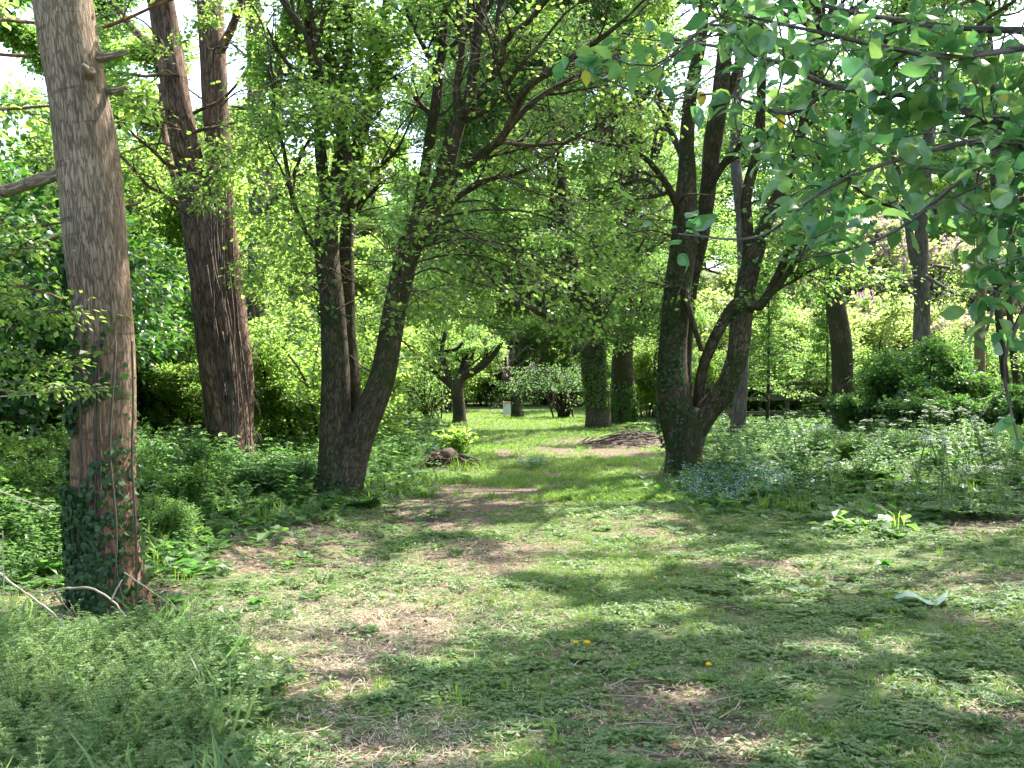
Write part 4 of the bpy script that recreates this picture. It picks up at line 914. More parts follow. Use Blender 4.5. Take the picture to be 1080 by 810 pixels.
#### --- foreground bough with broad leaves, upper right
R_ = Tree('wild_pear', (3.9, 3.6), 'near tree at upper right whose broad-leaved branches hang into view', bark='bark_grey', leaf='broad', lsize=.080, ltpl=OVATE, per=3, cull=True)
b = R_.base; R_.limb([b, b + [0, .05, 1.4], b + [-.1, .1, 2.6], b + [0, .3, 4.2], b + [.2, .2, 6]], [.13, .11, .10, .08, .04], sides=16, flare=.2)
brs = [  # px polylines with absolute depth, width px
    [(1420, 230, 3.7, 26), (1200, 150, 3.8, 16), (1080, 140, 3.9, 10), (980, 105, 4.0, 8), (880, 92, 4.0, 6), (800, 60, 4.1, 4), (700, 40, 4.2, 3)],
    [(1420, 280, 3.7, 22), (1180, 190, 3.6, 12), (1060, 150, 3.6, 7), (960, 165, 3.6, 5), (870, 200, 3.6, 4), (800, 250, 3.6, 3), (715, 247, 3.7, 2)],
    [(1400, 100, 3.7, 18), (1150, 40, 3.9, 9), (1000, 30, 4.1, 7), (880, 10, 4.3, 5), (780, -20, 4.4, 4)],
    [(1400, 300, 3.7, 18), (1180, 260, 3.5, 9), (1100, 300, 3.5, 6), (1060, 380, 3.5, 4), (1075, 470, 3.5, 2)],
    [(1400, 200, 3.7, 16), (1150, 200, 4.2, 8), (1020, 220, 4.4, 6), (930, 215, 4.4, 4), (860, 165, 4.4, 3), (780, 130, 4.4, 2)],
    [(1150, 40, 3.9, 9), (1010, 60, 3.8, 6), (930, 50, 3.7, 5), (840, 30, 3.6, 4), (760, 20, 3.6, 3), (690, 70, 3.6, 2), (640, 60, 3.6, 2)],
    [(1060, 150, 3.6, 6), (1000, 200, 3.5, 5), (950, 240, 3.5, 4), (890, 265, 3.5, 3), (820, 275, 3.5, 2)],
    [(880, 92, 4.0, 5), (830, 120, 4.0, 4), (760, 100, 4.0, 3), (690, 105, 4.0, 2), (620, 75, 4.0, 2)],
    [(1180, 190, 3.6, 9), (1100, 240, 3.9, 6), (1060, 290, 3.9, 4), (1040, 350, 3.9, 3)]]
BP = []
for it in brs:
    P = np.array([W(a, b_, y) for a, b_, y, w in it]); R = np.array([.5 * w / F * y for a, b_, y, w in it])
    P, R = smooth_path(P, R, .06); tube(R_.wood, P, R, 7, 0, .05); BP.append((P, R))
def in_bough(px, py):
    """lower edge of the hanging foliage"""
    xs_ = [600, 660, 700, 740, 790, 850, 900, 950, 1000, 1030, 1080, 1400]; lo_ = [70, 100, 150, 165, 200, 260, 275, 230, 250, 300, 400, 520]
    return py < np.interp(px, xs_, lo_)
cnt = 0
for P, R in BP:
    K = len(P)
    for k in range(int(K * 1.0)):
        i = int(K * .18 + rng.random() * K * .82); i = min(i, K - 1)
        p = P[i]; px = 540 + F * p[0] / p[1]; py = HOR - F * (p[2] - EYE) / p[1]
        if px > 1250: continue
        d = np.array([rng.normal(-.35, .7), rng.normal(0, .55), rng.normal(-.12, .45)]); L = rng.uniform(.14, .42)
        e = p + norm(d) * L; ex = 540 + F * e[0] / e[1]; ey = HOR - F * (e[2] - EYE) / e[1]
        if not in_bough(ex, ey + 12) or rng.random() > np.interp(ex, [560, 700, 820, 900], [.25, .45, .8, 1]): continue
        m = (p + e) / 2 + rng.normal(0, .02, 3)
        Q, RR = smooth_path([p, m, e], [.004, .003, .002], .06); tube(R_.wood, Q, RR, 4, 0)
        R_.tw.append((p * .5 + e * .5, e)); R_.twr.append(0); cnt += 1
        for h in range(3):
            if rng.random() < .8: R_.tw.append((e + rng.normal(0, .02, 3), e + rng.normal(0, .045, 3)))
        if rng.random() < .6: R_.tw.append((p, p * .5 + e * .5))
for c in [(700, 243, 3.7), (715, 250, 3.7), (722, 240, 3.7), (708, 262, 3.68), (890, 262, 3.5), (850, 268, 3.5), (870, 255, 3.5), (900, 256, 3.5), (625, 52, 4.), (598, 50, 4.), (640, 70, 4.), (812, 145, 4.), (1074, 462, 3.5), (1070, 435, 3.5), (1050, 345, 3.9), (1040, 322, 3.9)]:
    p = W(*c); R_.tw += [(p, p + rng.normal(0, .03, 3))] * 1
R_.spread = .03; R_.droop = .12; R_.jit = .55
yel = Acc()
for c in [(617, 74, 4.0), (738, 96, 4.0), (800, 30, 3.7), (1055, 96, 3.8), (1066, 106, 3.8), (822, 120, 4)]:
    p = W(*c)[None]; put(yel, OVATE, p, np.array([[.1, 0, -1.]]), np.array([[.2, -1, .3]]), .06, 0)
R_.finish(extra=[('yellow_leaves', yel, [M['yellow']])])

# ------------------------------------------------------------------ fence
fr = empty('rail_fence', (5.2, 31.2, float(gz(5.2, 31.2))), 'dark wooden post and rail fence running behind the right-hand undergrowth', 'fence')
fx0 = np.array(fr.location)
def box_acc(c0, c1, w, h):
    c0 = np.array(c0, float); c1 = np.array(c1, float); d = norm(c1 - c0); s = norm(np.cross(d, [0, 0, 1.])) * w / 2; u = np.cross(s / (w / 2), d) * h / 2
    V = [c + a * s + b_ * u for c in (c0, c1) for a, b_ in ((-1, -1), (1, -1), (1, 1), (-1, 1))]
    Fq = [(0, 1, 2, 3), (4, 7, 6, 5), (0, 4, 5, 1), (1, 5, 6, 2), (2, 6, 7, 3), (3, 7, 4, 0)]
    fs = [t for q in Fq for t in ((q[0], q[1], q[2]), (q[0], q[2], q[3]))]
    a = Acc(); a.add(V, fs, 0, None); return a
fpts = [(4.2 + 1.85 * i, 31.5 - .02 * i + .0) for i in range(8)]
for i, (x, y) in enumerate(fpts):
    z = float(gz(x, y)); post = box_acc((x, y, z - .2), (x + rng.normal(0, .01), y, z + 1.25), .12, .10)
    link('post', post.mesh('post', [M['wood']], fx0, bark=False), fr)
    if i < len(fpts) - 1:
        x2, y2 = fpts[i + 1]; z2 = float(gz(x2, y2))
        for h in (1.13, .70, .30):
            dz = rng.normal(0, .012)
            rl = box_acc((x - .04, y - .075, z + h + dz), (x2 + .02, y2 - .075 - (.0), z2 + h + rng.normal(0, .012) + .004), .04, .10)
            link('rail', rl.mesh('rail', [M['wood']], fx0, bark=False), fr)

# white box by the far apple trunk
bx_ = empty('garden_box', (-.2, 43.5, float(gz(-.2, 43.5))), 'small white box with a reddish lid beside the far stubby apple trunk', 'box')
o0 = np.array(bx_.location)
link('body', box_acc(o0 + [-.15, 0, .24], o0 + [.15, 0, .24], .3, .48).mesh('body', [M['paint']], o0, bark=False), bx_)
link('lid', box_acc(o0 + [-.18, 0, .51], o0 + [.18, 0, .51], .34, .05).mesh('lid', [M['pink']], o0, bark=False), bx_)

# ------------------------------------------------------------------ brush pile, stump, dry branches
bp = Acc(); bc = np.array([2.75, 24.6, float(gz(2.75, 24.6))])
for i in range(260):
    u = rng.random(); x = bc[0] + rng.normal(-.05, .5); y = bc[1] + rng.normal(0, .4); r = math.hypot((x - bc[0]) / .95, (y - bc[1]) / .8)
    z = bc[2] + max(0, .34 * (1 - r * r * .8)) * rng.uniform(.2, 1) + .02; a = rng.normal(.15, .5) + (pi if rng.random() < .5 else 0); L = rng.uniform(.25, .75)
    d = np.array([cos(a), sin(a), -abs(x - bc[0]) * .25 * np.sign(cos(a) * (x - bc[0])) + rng.normal(0, .1)]); p = np.array([x, y, z])
    P, R = smooth_path([p - d * L / 2, p + rng.normal(0, .02, 3), p + d * L / 2], [.012, .010, .005], .12)
    P[:, 2] = np.maximum(P[:, 2], gz(P[:, 0], P[:, 1]) + .012); tube(bp, P, R, 4, 0)
mound = []
ang = np.linspace(0, 2 * pi, 28, endpoint=False)
V = [bc + [0, 0, .24]]
for k, rr in enumerate((.35, .7, 1.05, 1.3)):
    for a in ang: V.append([bc[0] + cos(a) * rr * 1.0, bc[1] + sin(a) * rr * .75, gz(bc[0] + cos(a) * rr, bc[1] + sin(a) * rr * .75) + .24 * (1 - (rr / 1.3) ** 1.5) - .02 + rng.normal(0, .012)])
fs = [(0, 1 + i, 1 + (i + 1) % 28) for i in range(28)]
for k in range(3):
    for i in range(28):
        a = 1 + k * 28 + i; b2 = 1 + k * 28 + (i + 1) % 28; fs += [(a, a + 28, b2 + 28), (a, b2 + 28, b2)]
V = np.array([np.asarray(v, float) for v in V]); bp.add(V, fs, 1, None, True)
o = tag(link('brush_pile', bp.mesh('brush_pile', [M['brush'], M['rot']], bc, bark=False), loc=bc), 'low heap of cut dead branches on bare ground left of the ivy maple', 'brush pile')

st = empty('tree_stump', (-1.05, 18.3, float(gz(-1.05, 18.3))), 'crumbling brown stump in the small mound left of the path', 'stump')
sc_ = Acc(); s0_ = np.array(st.location)
for q, (dx, dy, r, h) in enumerate([(0, 0, .17, .16), (-.2, .05, .12, .10), (.17, .05, .10, .07), (-.34, -.02, .08, .05)]):
    p = s0_ + [dx, dy, -.1]; tube(sc_, np.array([p, p + [0, 0, .1 + h * .5], p + [.02, 0, .1 + h]]), [r * 1.3, r, r * .8], 16, 0, .5, cap=True)
link('wood', sc_.mesh('wood', [M['rot']], s0_, bark=False), st)
rt = Acc()
for q in range(110):
    p = s0_ + [rng.normal(-.1, .3), rng.normal(-.05, .16), 0]; p[2] = float(gz(p[0], p[1])) + rng.uniform(0, .16) * np.exp(-((p[0] - s0_[0] + .1) / .35) ** 2) + .02
    d = rng.normal(0, 1, 3); d[2] *= .5; d = norm(d); L_ = rng.uniform(.05, .22); tube(rt, np.array([p - d * L_ / 2, p + d * L_ / 2]), [.014, .006], 4, 0)
for q in range(16):
    a = rng.uniform(-pi, 0) ; p = s0_ + [cos(a) * .2, sin(a) * .1, .02 + rng.uniform(0, .08)]
    e = p + np.array([cos(a) * rng.uniform(.15, .5), -rng.uniform(.05, .3), -.07]); P, R = smooth_path([p, (p + e) / 2 + [0, 0, .03], e], [.02, .014, .006], .08); tube(rt, P, R, 5, 0)
link('roots', rt.mesh('roots', [M['rot']], s0_, bark=False), st)

def stick(label, pts, w, mat='dry', fork=(), sides=7, group=None, name='dead_branch'):
    a = Acc(); w = w * .72; P = [W(px, py, y) for px, py, y in pts]; R = np.linspace(w, w * .5, len(P)); p_, r_ = smooth_path(P, R, .05)
    p_[1:-1] += rng.normal(0, w * .25, (len(p_) - 2, 3)); tube(a, p_, r_, sides, 0, .08)
    for f in fork:
        Pf = [W(px, py, y) for px, py, y in f]; q, r2 = smooth_path(Pf, np.linspace(w * .7, w * .3, len(Pf)), .05); tube(a, q, r2, 5, 0, .05)
    o0_ = P[-1]; ob = link(name, a.mesh('dead_branch', [M[mat]], o0_, bark=False), loc=o0_)
    tag(ob, label, 'branch', group); return ob
stick('pale dead branch arching in front of the foot of the near trunk', [(45, 626, 6.9), (70, 621, 6.8), (95, 621, 6.7), (118, 634, 6.6), (132, 652, 6.5), (145, 675, 6.45)], .012, fork=[[(117, 633, 6.6), (122, 622, 6.6), (128, 612, 6.6)]])
stick('long pale dead branch sloping down at the left edge', [(-8, 600, 6.6), (15, 618, 6.5), (40, 636, 6.4), (60, 652, 6.3), (70, 668, 6.2), (78, 684, 6.15)], .011)
stick('thin upright pale dead stem at the left edge', [(2, 560, 6.3), (3, 610, 6.3), (1, 670, 6.2)], .006, fork=[[(1, 622, 6.3), (14, 636, 6.3), (26, 662, 6.2)]])
stick('reddish dead branches lying crossed at the foot of the near trunk', [(35, 652, 7.0), (60, 649, 6.9), (80, 655, 6.85), (95, 660, 6.8)], .013, 'brush', fork=[[(52, 617, 6.9), (65, 636, 6.9), (78, 652, 6.9)], [(66, 635, 6.95), (72, 634, 6.95), (80, 652, 6.9)], [(50, 665, 6.8), (70, 655, 6.85), (78, 652, 6.9)]])
stick('thin dry stems standing against the right side of the near trunk', [(151, 590, 7.1), (150, 615, 7.1), (150, 650, 7.0)], .006, 'brush', fork=[[(153, 560, 7.1), (152, 600, 7.1), (153, 645, 7.0)], [(120, 570, 7.05), (124, 610, 7.0), (132, 645, 6.9)]])
stick('slender dry stem leaning across herbs right of the near trunk', [(130, 604, 7.0), (165, 628, 6.9), (195, 650, 6.8), (215, 665, 6.7)], .006)
stick('pale bent dead branch in the herbs right of the near trunk', [(205, 532, 10.5), (185, 545, 10.4), (172, 560, 10.3), (165, 572, 10.2)], .009, fork=[[(190, 540, 10.4), (178, 560, 10.4), (174, 575, 10.3)]])
stick('pale broken bough lying below the reddish twin trunk', [(140, 488, 14), (180, 489, 14), (210, 487, 14), (232, 496, 14), (245, 508, 14)], .035, fork=[[(185, 489, 14), (200, 478, 14), (215, 484, 14)]])
stick('dry arching twig left of the near trunk, highest of the dead twigs', [(-40, 420, 7.6), (20, 417, 7.5), (70, 412, 7.4), (112, 408, 7.1)], .007, fork=[[(40, 415, 7.5), (70, 404, 7.3), (98, 400, 7.2)], [(60, 425, 7.5), (90, 414, 7.3), (125, 407, 7.1)]])
stick('straight dead twig slanting through the dark herbs at left', [(-10, 515, 7.6), (25, 528, 7.5), (55, 540, 7.4), (75, 552, 7.3)], .006)

# yellow-green sprays in front of the near trunk: a sapling at the left edge
Sp = Tree('maple_sapling', (-3.6, 7.0), 'thin sapling at left edge with pale yellow-green sprays crossing the near trunk', cat='sapling', bark='bark_grey', leaf='maple', lsize=.045, per=9, cull=False, spread=.05)
bb = Sp.base; Sp.limb([bb, bb + [0, 0, 1.2], bb + [.1, .1, 2.2], bb + [.05, .0, 3.4]], [.02, .016, .012, .006], sides=6)
for it in ([(-55, 380, 7.0), (0, 400, 6.8), (60, 408, 6.7), (105, 410, 6.6)], [(-50, 300, 7.0), (0, 320, 6.9), (50, 330, 6.9), (85, 325, 6.8)], [(-55, 430, 7.0), (-10, 460, 6.9), (30, 470, 6.9)], [(-60, 340, 7.0), (-20, 370, 6.9), (40, 380, 6.9), (80, 385, 6.9)], [(-60, 240, 7), (-20, 260, 6.9), (50, 262, 6.8)]):
    P, R = smooth_path([W(*q) for q in it], np.linspace(.008, .003, len(it)), .08); tube(Sp.wood, P, R, 5, 0)
    Sp.kids(P, R, .42, 2, 3, kids=16, up=-.02, t0=.3)
Sp.finish()

# ------------------------------------------------------------------ herbs
def rot_z(a): return np.array([[cos(a), -sin(a), 0], [sin(a), cos(a), 0], [0, 0, 1]])
def proto(fn):
    a = Acc(); fn(a); return (np.concatenate(a.v), np.concatenate(a.f), np.concatenate(a.m))
def spread_protos(acc, protos, pts, smin, smax, tilt=.12, zoff=0., hfun=None):
    """stuff: plant copies merged into one sheet of ground cover"""
    n = len(pts)
    which = rng.integers(0, len(protos), n)
    for k, (V, Fc, Mi) in enumerate(protos):
        P = pts[which == k]; m = len(P)
        if m == 0: continue
        a = rng.uniform(0, 2 * pi, m); s = rng.uniform(smin, smax, m)
        if hfun is not None: s = s * hfun(P[:, 0], P[:, 1])
        c, sn = np.cos(a), np.sin(a)
        X = V[None, :, 0] * c[:, None] - V[None, :, 1] * sn[:, None]; Y = V[None, :, 0] * sn[:, None] + V[None, :, 1] * c[:, None]; Z = np.repeat(V[None, :, 2], m, 0)
        tx, ty = rng.normal(0, tilt, (2, m)); X = X + Z * tx[:, None]; Y = Y + Z * ty[:, None]
        X = X * s[:, None] + P[:, 0:1]; Y = Y * s[:, None] + P[:, 1:2]; Z = Z * s[:, None] + gz(P[:, 0], P[:, 1])[:, None] + zoff
        VV = np.stack([X, Y, Z], -1).reshape(-1, 3); FF = (Fc[None] + (np.arange(m) * len(V))[:, None, None]).reshape(-1, 3)
        acc.v.append(VV.astype(np.float32)); acc.f.append(FF + acc.n); acc.m.append(np.tile(Mi, m).astype(np.int32)); acc.sm.append(np.zeros(len(FF), bool))
        acc.b.append(np.zeros((1, 3), np.float32)); acc.n += len(VV)
def curve(n, base, d, L, bend, grav=.0):
    t = np.linspace(0, 1, n)[:, None]; d = norm(np.array(d, float)); return np.array(base, float) + d * L * t + np.array([bend[0], bend[1], -grav]) * (t ** 2)
def p_cleavers(a):
    for s in range(4):
        an = rng.uniform(0, 6.28); P = curve(9, rng.normal(0, .02, 3) * [1, 1, 0], (cos(an) * .35, sin(an) * .35, 1), rng.uniform(.7, 1.0), (cos(an) * .18, sin(an) * .18), .12)
        tube(a, P, np.full(9, .004), 3, 1, cap=False)
        for i in range(1, 9):
            k = 6; th = np.arange(k) * 2 * pi / k + rng.random(); d = np.stack([np.cos(th), np.sin(th), np.full(k, .25)], -1)
            put(a, SLIM, np.repeat(P[i][None], k, 0), d, np.array([0, 0, 1.]) + rvec(k, .2), .085 * rng.uniform(.8, 1.2) * (1 - .03 * i), 0)
            if i < 8:
                q = (P[i] + P[i + 1]) / 2; put(a, NARROW, np.repeat(q[None], k, 0), d[:, [1, 0, 2]] + .1, np.array([0, 0, 1.]) + rvec(k, .1), .06, 0)
def p_nettle(a):
    for s in range(2):
        an = rng.uniform(0, 6.28); P = curve(8, rng.normal(0, .04, 3) * [1, 1, 0], (cos(an) * .2, sin(an) * .2, 1), rng.uniform(.75, 1.0), (cos(an) * .08, sin(an) * .08))
        tube(a, P, np.full(8, .006), 3, 1, cap=False)
        for i in range(2, 8):
            th = np.array([0, pi]) + (i % 2) * pi / 2 + rng.random() * .5; sz = .27 * (1.15 - .09 * i)
            d = np.stack([np.cos(th), np.sin(th), np.full(2, -.15)], -1); put(a, KITE, np.repeat(P[i][None], 2, 0), d, np.array([0, 0, 1.]) + rvec(2, .2), sz, 0)
            d2 = d[:, [1, 0, 2]] * [1, -1, 1]; put(a, KITE, np.repeat(P[i][None], 2, 0) + [0, 0, .03], d2, np.array([0, 0, 1.]) + rvec(2, .2), sz * .7, 0)
def frond(a, base, d, L, w, n=9, mat=0, sz=.85):
    P = curve(n, base, d, L, (d[0] * .25 * L, d[1] * .25 * L), .35 * L); T = norm(np.gradient(P, axis=0)); S = norm(np.cross(T, [0, 0, 1.]))
    tube(a, P[::2], np.full(len(P[::2]), .004), 3, 1, cap=False)
    for i in range(2, n):
        f = i / (n - 1); ww = w * (1.15 - f) * 1.1
        for sg in (-1, 1):
            dd = S[i] * sg + T[i] * .5; m = 4; q = np.linspace(.2, 1, m)[:, None]; pos = P[i] + dd * ww * q
            put(a, KITE, pos, dd + T[i] * rng.normal(.3, .3, (m, 1)), np.array([0, 0, 1.]) + rvec(m, .2), ww * sz * rng.uniform(.8, 1.1, m), mat)
            put(a, KITE, pos, dd * .2 + T[i] * 1.0, np.array([0, 0, 1.]) + rvec(m, .2), ww * sz * .6, mat)
def p_parsley(a):
    for k in range(6):
        an = k * 1.05 + rng.random() * .5; frond(a, (0, 0, 0), (cos(an) * .8, sin(an) * .8, 1.0), rng.uniform(.6, .95), .22, 8)
def p_rosette(a):
    k = 9; th = np.arange(k) * 2.4; r = rng.uniform(.05, .55, k)
    pos = np.stack([np.cos(th) * r, np.sin(th) * r, rng.uniform(.1, .5, k)], -1)
    put(a, KITE, pos, np.stack([np.cos(th), np.sin(th), rng.normal(0, .3, k)], -1), np.array([0, 0, 1.]) + rvec(k, .35), rng.uniform(.4, .75, k), 0)
def p_clover(a):
    for s in range(6):
        c = np.array([rng.normal(0, .4), rng.normal(0, .4), rng.uniform(.2, .6)]); th = np.array([0, 2.1, 4.2]) + rng.random() * 2
        put(a, KITE, np.repeat(c[None], 3, 0), np.stack([np.cos(th), np.sin(th), np.full(3, .1)], -1), np.array([0, 0, 1.]) + rvec(3, .25), rng.uniform(.28, .42), 0)
def p_tuft(a):
    for s in range(14):
        an = rng.uniform(0, 6.28); l = rng.uniform(.5, 1.1); lean = rng.uniform(.1, .7); b0 = rng.normal(0, .12, 3) * [1, 1, 0]; w = .018
        dx = np.array([cos(an), sin(an), 0]); sx = np.array([-sin(an), cos(an), 0]) * w
        p1 = b0 + dx * lean * .25 * l + [0, 0, .55 * l]; p2 = b0 + dx * lean * l + [0, 0, .9 * l - lean * .25]
        a.add([b0 - sx, b0 + sx, p1 + sx * .8, p1 - sx * .8, p2], [(0, 1, 2), (0, 2, 3), (3, 2, 4)], 0)
def p_flatgrass(a):
    for s in range(12):
        an = rng.uniform(0, 6.28); l = rng.uniform(.6, 1.1); lean = rng.uniform(.5, 1.2); b0 = rng.normal(0, .3, 3) * [1, 1, 0]; w = .03
        dx = np.array([cos(an), sin(an), 0]); sx = np.array([-sin(an), cos(an), 0]) * w
        p1 = b0 + dx * lean * .3 * l + [0, 0, .4 * l]; p2 = b0 + dx * lean * l * .8 + [0, 0, .5 * l]
        a.add([b0 - sx, b0 + sx, p1 + sx * .8, p1 - sx * .8, p2], [(0, 1, 2), (0, 2, 3), (3, 2, 4)], 0)
def p_straw(a):
    for s in range(7):
        an = rng.uniform(0, 6.28); l = rng.uniform(.5, 1.2); b0 = rng.normal(0, .45, 3) * [1, 1, 0] + [0, 0, rng.uniform(.1, .3)]; w = .012
        dx = np.array([cos(an), sin(an), 0]); sx = np.array([-sin(an), cos(an), 0]) * w
        p1 = b0 + dx * .5 * l + [rng.normal(0, .06), rng.normal(0, .06), rng.uniform(0, .15)]; p2 = p1 + dx * .5 * l + [rng.normal(0, .1), rng.normal(0, .1), rng.uniform(-.2, .1)]
        a.add([b0 - sx, b0 + sx, p1 + sx, p1 - sx, p2], [(0, 1, 2), (0, 2, 3), (3, 2, 4)], 0)
PR = {k: [proto(f) for _ in range(4)] for k, f in dict(cleavers=p_cleavers, nettle=p_nettle, parsley=p_parsley, rosette=p_rosette, clover=p_clover, tuft=p_tuft, straw=p_straw, flat=p_flatgrass).items()}

def sample(n, x0, x1, y0, y1, near_bias=0.0):
    """points in a box, denser near the camera if near_bias"""
    u = rng.random(n); y = y0 + (y1 - y0) * u ** (1 + near_bias)
    hw = 0.52 * y + 1.0; x = rng.uniform(-1, 1, n) * hw; m = (x > x0) & (x < x1); return np.stack([x[m], y[m]], -1)
def stuff(name, acc, mats, label):
    for i, b_ in enumerate(acc.b): pass
    me = acc.mesh(name, mats, bark=False); return tag(link(name, me), label, name.replace('_', ' '), kind='stuff')

# low weeds on the path and clearing
P_ = sample(90000, -20, 20, 3.4, 14, .9); zn = zone(P_[:, 0], P_[:, 1]); dm = dirt_mask(P_[:, 0], P_[:, 1])
cl = fbm(P_[:, 0] * 2.2, P_[:, 1] * 2.2, 50, 3)
pxc, pyc = to_px(P_[:, 0], P_[:, 1]); bare = ell(pxc, pyc, [(345, 668, 120, 42, 1), (480, 652, 80, 18, .8), (400, 620, 70, 14, .7), (300, 590, 60, 16, .6)])  # weeds thinned on the sun patches so they read paler
keep = (rng.random(len(P_)) < (1 - bare * .7) * (1 - dm * .93) * (.08 + .92 * sstep(.42, .6, cl)) * .95 * (.4 + .6 * sstep(.38, .55, fbm(P_[:, 0] * 7, P_[:, 1] * 7, 55, 2))) + .03)
P1 = P_[keep & (zn != 3)]
ac = Acc(); hf = lambda x, y: .6 + 1.1 * fbm(x * 1.5, y * 1.5, 60, 2)
h = len(P1) // 2
spread_protos(ac, PR['rosette'], P1[:h], .028, .062, hfun=hf); spread_protos(ac, PR['clover'], P1[h:], .035, .065, hfun=hf)
M['weed'] = leaf_mat('weed_leaf', [(0.06, 0.12, 0.03), (0.10, 0.165, 0.045), (0.16, 0.22, 0.08)], [(0.14, 0.34, 0.06), (0.25, 0.45, 0.09), (0.38, 0.52, 0.14)], 0.42, rough=0.5)
stuff('ground_cover', ac, [M['weed'], M['stem']], 'low green weeds and clover patching the woodland path')
# grass blades
ac = Acc()
P_ = sample(85000, -20, 20, 3.4, 16, .8); zn = zone(P_[:, 0], P_[:, 1]); dm = dirt_mask(P_[:, 0], P_[:, 1]); gr = fbm(P_[:, 0] * .8, P_[:, 1] * .8, 70, 3)
px, py = to_px(P_[:, 0], P_[:, 1]); lush = ell(px, py, [(690, 590, 170, 60, 1), (620, 560, 120, 50, .9), (640, 500, 90, 45, 1), (710, 645, 44, 16, 1.3), (600, 640, 60, 30, .6)])
keep = (rng.random(len(P_)) < (1 - dm * .92) * (sstep(.35, .65, gr) * .6 + lush * .6)) & (zn == 0)
spread_protos(ac, PR['flat'], P_[keep], .03, .07); 
P_ = sample(52000, -8, 9, 14, 50, .5); zn = zone(P_[:, 0], P_[:, 1]); dm = dirt_mask(P_[:, 0], P_[:, 1]); keep = (zn == 0) & (rng.random(len(P_)) < 1 - dm * .95)
spread_protos(ac, PR['flat'], P_[keep], .08, .17)
P_ = sample(9000, -20, 20, 4, 30, .5); zn = zone(P_[:, 0], P_[:, 1]); dm = dirt_mask(P_[:, 0], P_[:, 1]); keep = (rng.random(len(P_)) < (1 - dm) * .5 * np.where(zn == 0, .35, 1)); k0 = keep & (zn == 0); k1 = keep & ((zn == 1) | (zn == 2))
spread_protos(ac, PR['tuft'], P_[k0], .05, .13); spread_protos(ac, PR['tuft'], P_[k1], .15, .36)
stuff('grass', ac, [M['grass'], M['stem']], 'short woodland grass along the path and far lawn')
def taper(x, y):
    px, py = to_px(x, y)
    bl = np.interp(px, [-600, 0, 90, 215, 330, 400, 450, 470], [640, 628, 628, 590, 552, 548, 515, 470])
    br = np.interp(px, [700, 735, 790, 880, 960, 1080, 1500], [515, 538, 548, 552, 548, 545, 560])
    b = np.where(px < 560, bl, br)
    return .35 + .65 * sstep(-4, 42, b - py)
# undergrowth
ac = Acc()
P_ = sample(12000, -30, 30, 7, 34, .6); zn = zone(P_[:, 0], P_[:, 1]); edge = lambda x, y: taper(x, y) * (.35 + 1.15 * fbm(x * 1.1, y * 1.1, 80, 3)) * (1 - .25 * sstep(19, 24, y) * (x > 0) * (x < 8.5))
m1 = zn == 1; m2 = zn == 2
r = rng.random(len(P_)); 
far = sstep(9, 16, P_[:, 1])
spread_protos(ac, PR['nettle'], P_[(m1 & (r < .45)) | (m2 & (r < .30))], .38, .68, hfun=edge)
spread_protos(ac, PR['parsley'], P_[(m1 & (r >= .45) & (r < .8)) | (m2 & (r >= .3) & (r < .8))], .38, .66, hfun=edge)
spread_protos(ac, PR['cleavers'], P_[(m1 | m2) & (r >= .8)], .38, .7, hfun=edge)
P_ = sample(9000, -30, 30, 6, 32, .6); zn = zone(P_[:, 0], P_[:, 1])
spread_protos(ac, PR['rosette'], P_[((zn == 1) | (zn == 2)) & (rng.random(len(P_)) < .6)], .16, .30)
stuff('undergrowth', ac, [M['herb'], M['stem']], 'dense knee-high green herbs on both sides of the path')
# front left cleavers
ac = Acc()
P_ = np.stack([rng.uniform(-4.2, -.6, 2600), rng.uniform(3.2, 7.2, 2600)], -1); P_ = P_[zone(P_[:, 0], P_[:, 1]) == 3]
spread_protos(ac, PR['cleavers'], P_[::2], .16, .34, hfun=lambda x, y: .35 + 1.2 * fbm(x * 1.8, y * 1.8, 90, 3), tilt=.3)
spread_protos(ac, PR['nettle'], P_[1::9], .14, .26, tilt=.25); spread_protos(ac, PR['parsley'], P_[3::8], .12, .26, tilt=.2); spread_protos(ac, PR['rosette'], P_[5::3], .08, .16)
spread_protos(ac, PR['tuft'], P_[7::30], .2, .45, tilt=.3)
stuff('cleavers_patch', ac, [M['weed'], M['stem']], 'soft mass of blue-green cleavers in the near left corner')
# scattered low fern-leaf weeds on the clearing
ac = Acc(); P_ = sample(2200, -20, 20, 3.6, 13, .5); zn = zone(P_[:, 0], P_[:, 1]); px, py = to_px(P_[:, 0], P_[:, 1])
bias = .04 + .6 * ell(px, py, [(340, 590, 110, 40, .8), (240, 620, 120, 40, .9), (880, 600, 180, 60, .6), (900, 540, 200, 40, 1), (1050, 780, 80, 60, .9), (420, 560, 80, 40, .5), (700, 560, 100, 30, .4)])
keep = (zn == 0) & (rng.random(len(P_)) < bias); spread_protos(ac, PR['parsley'], P_[keep], .08, .18)
stuff('feathery_weeds', ac, [M['herb'], M['stem']], 'feathery young leaves dotted over the clearing')
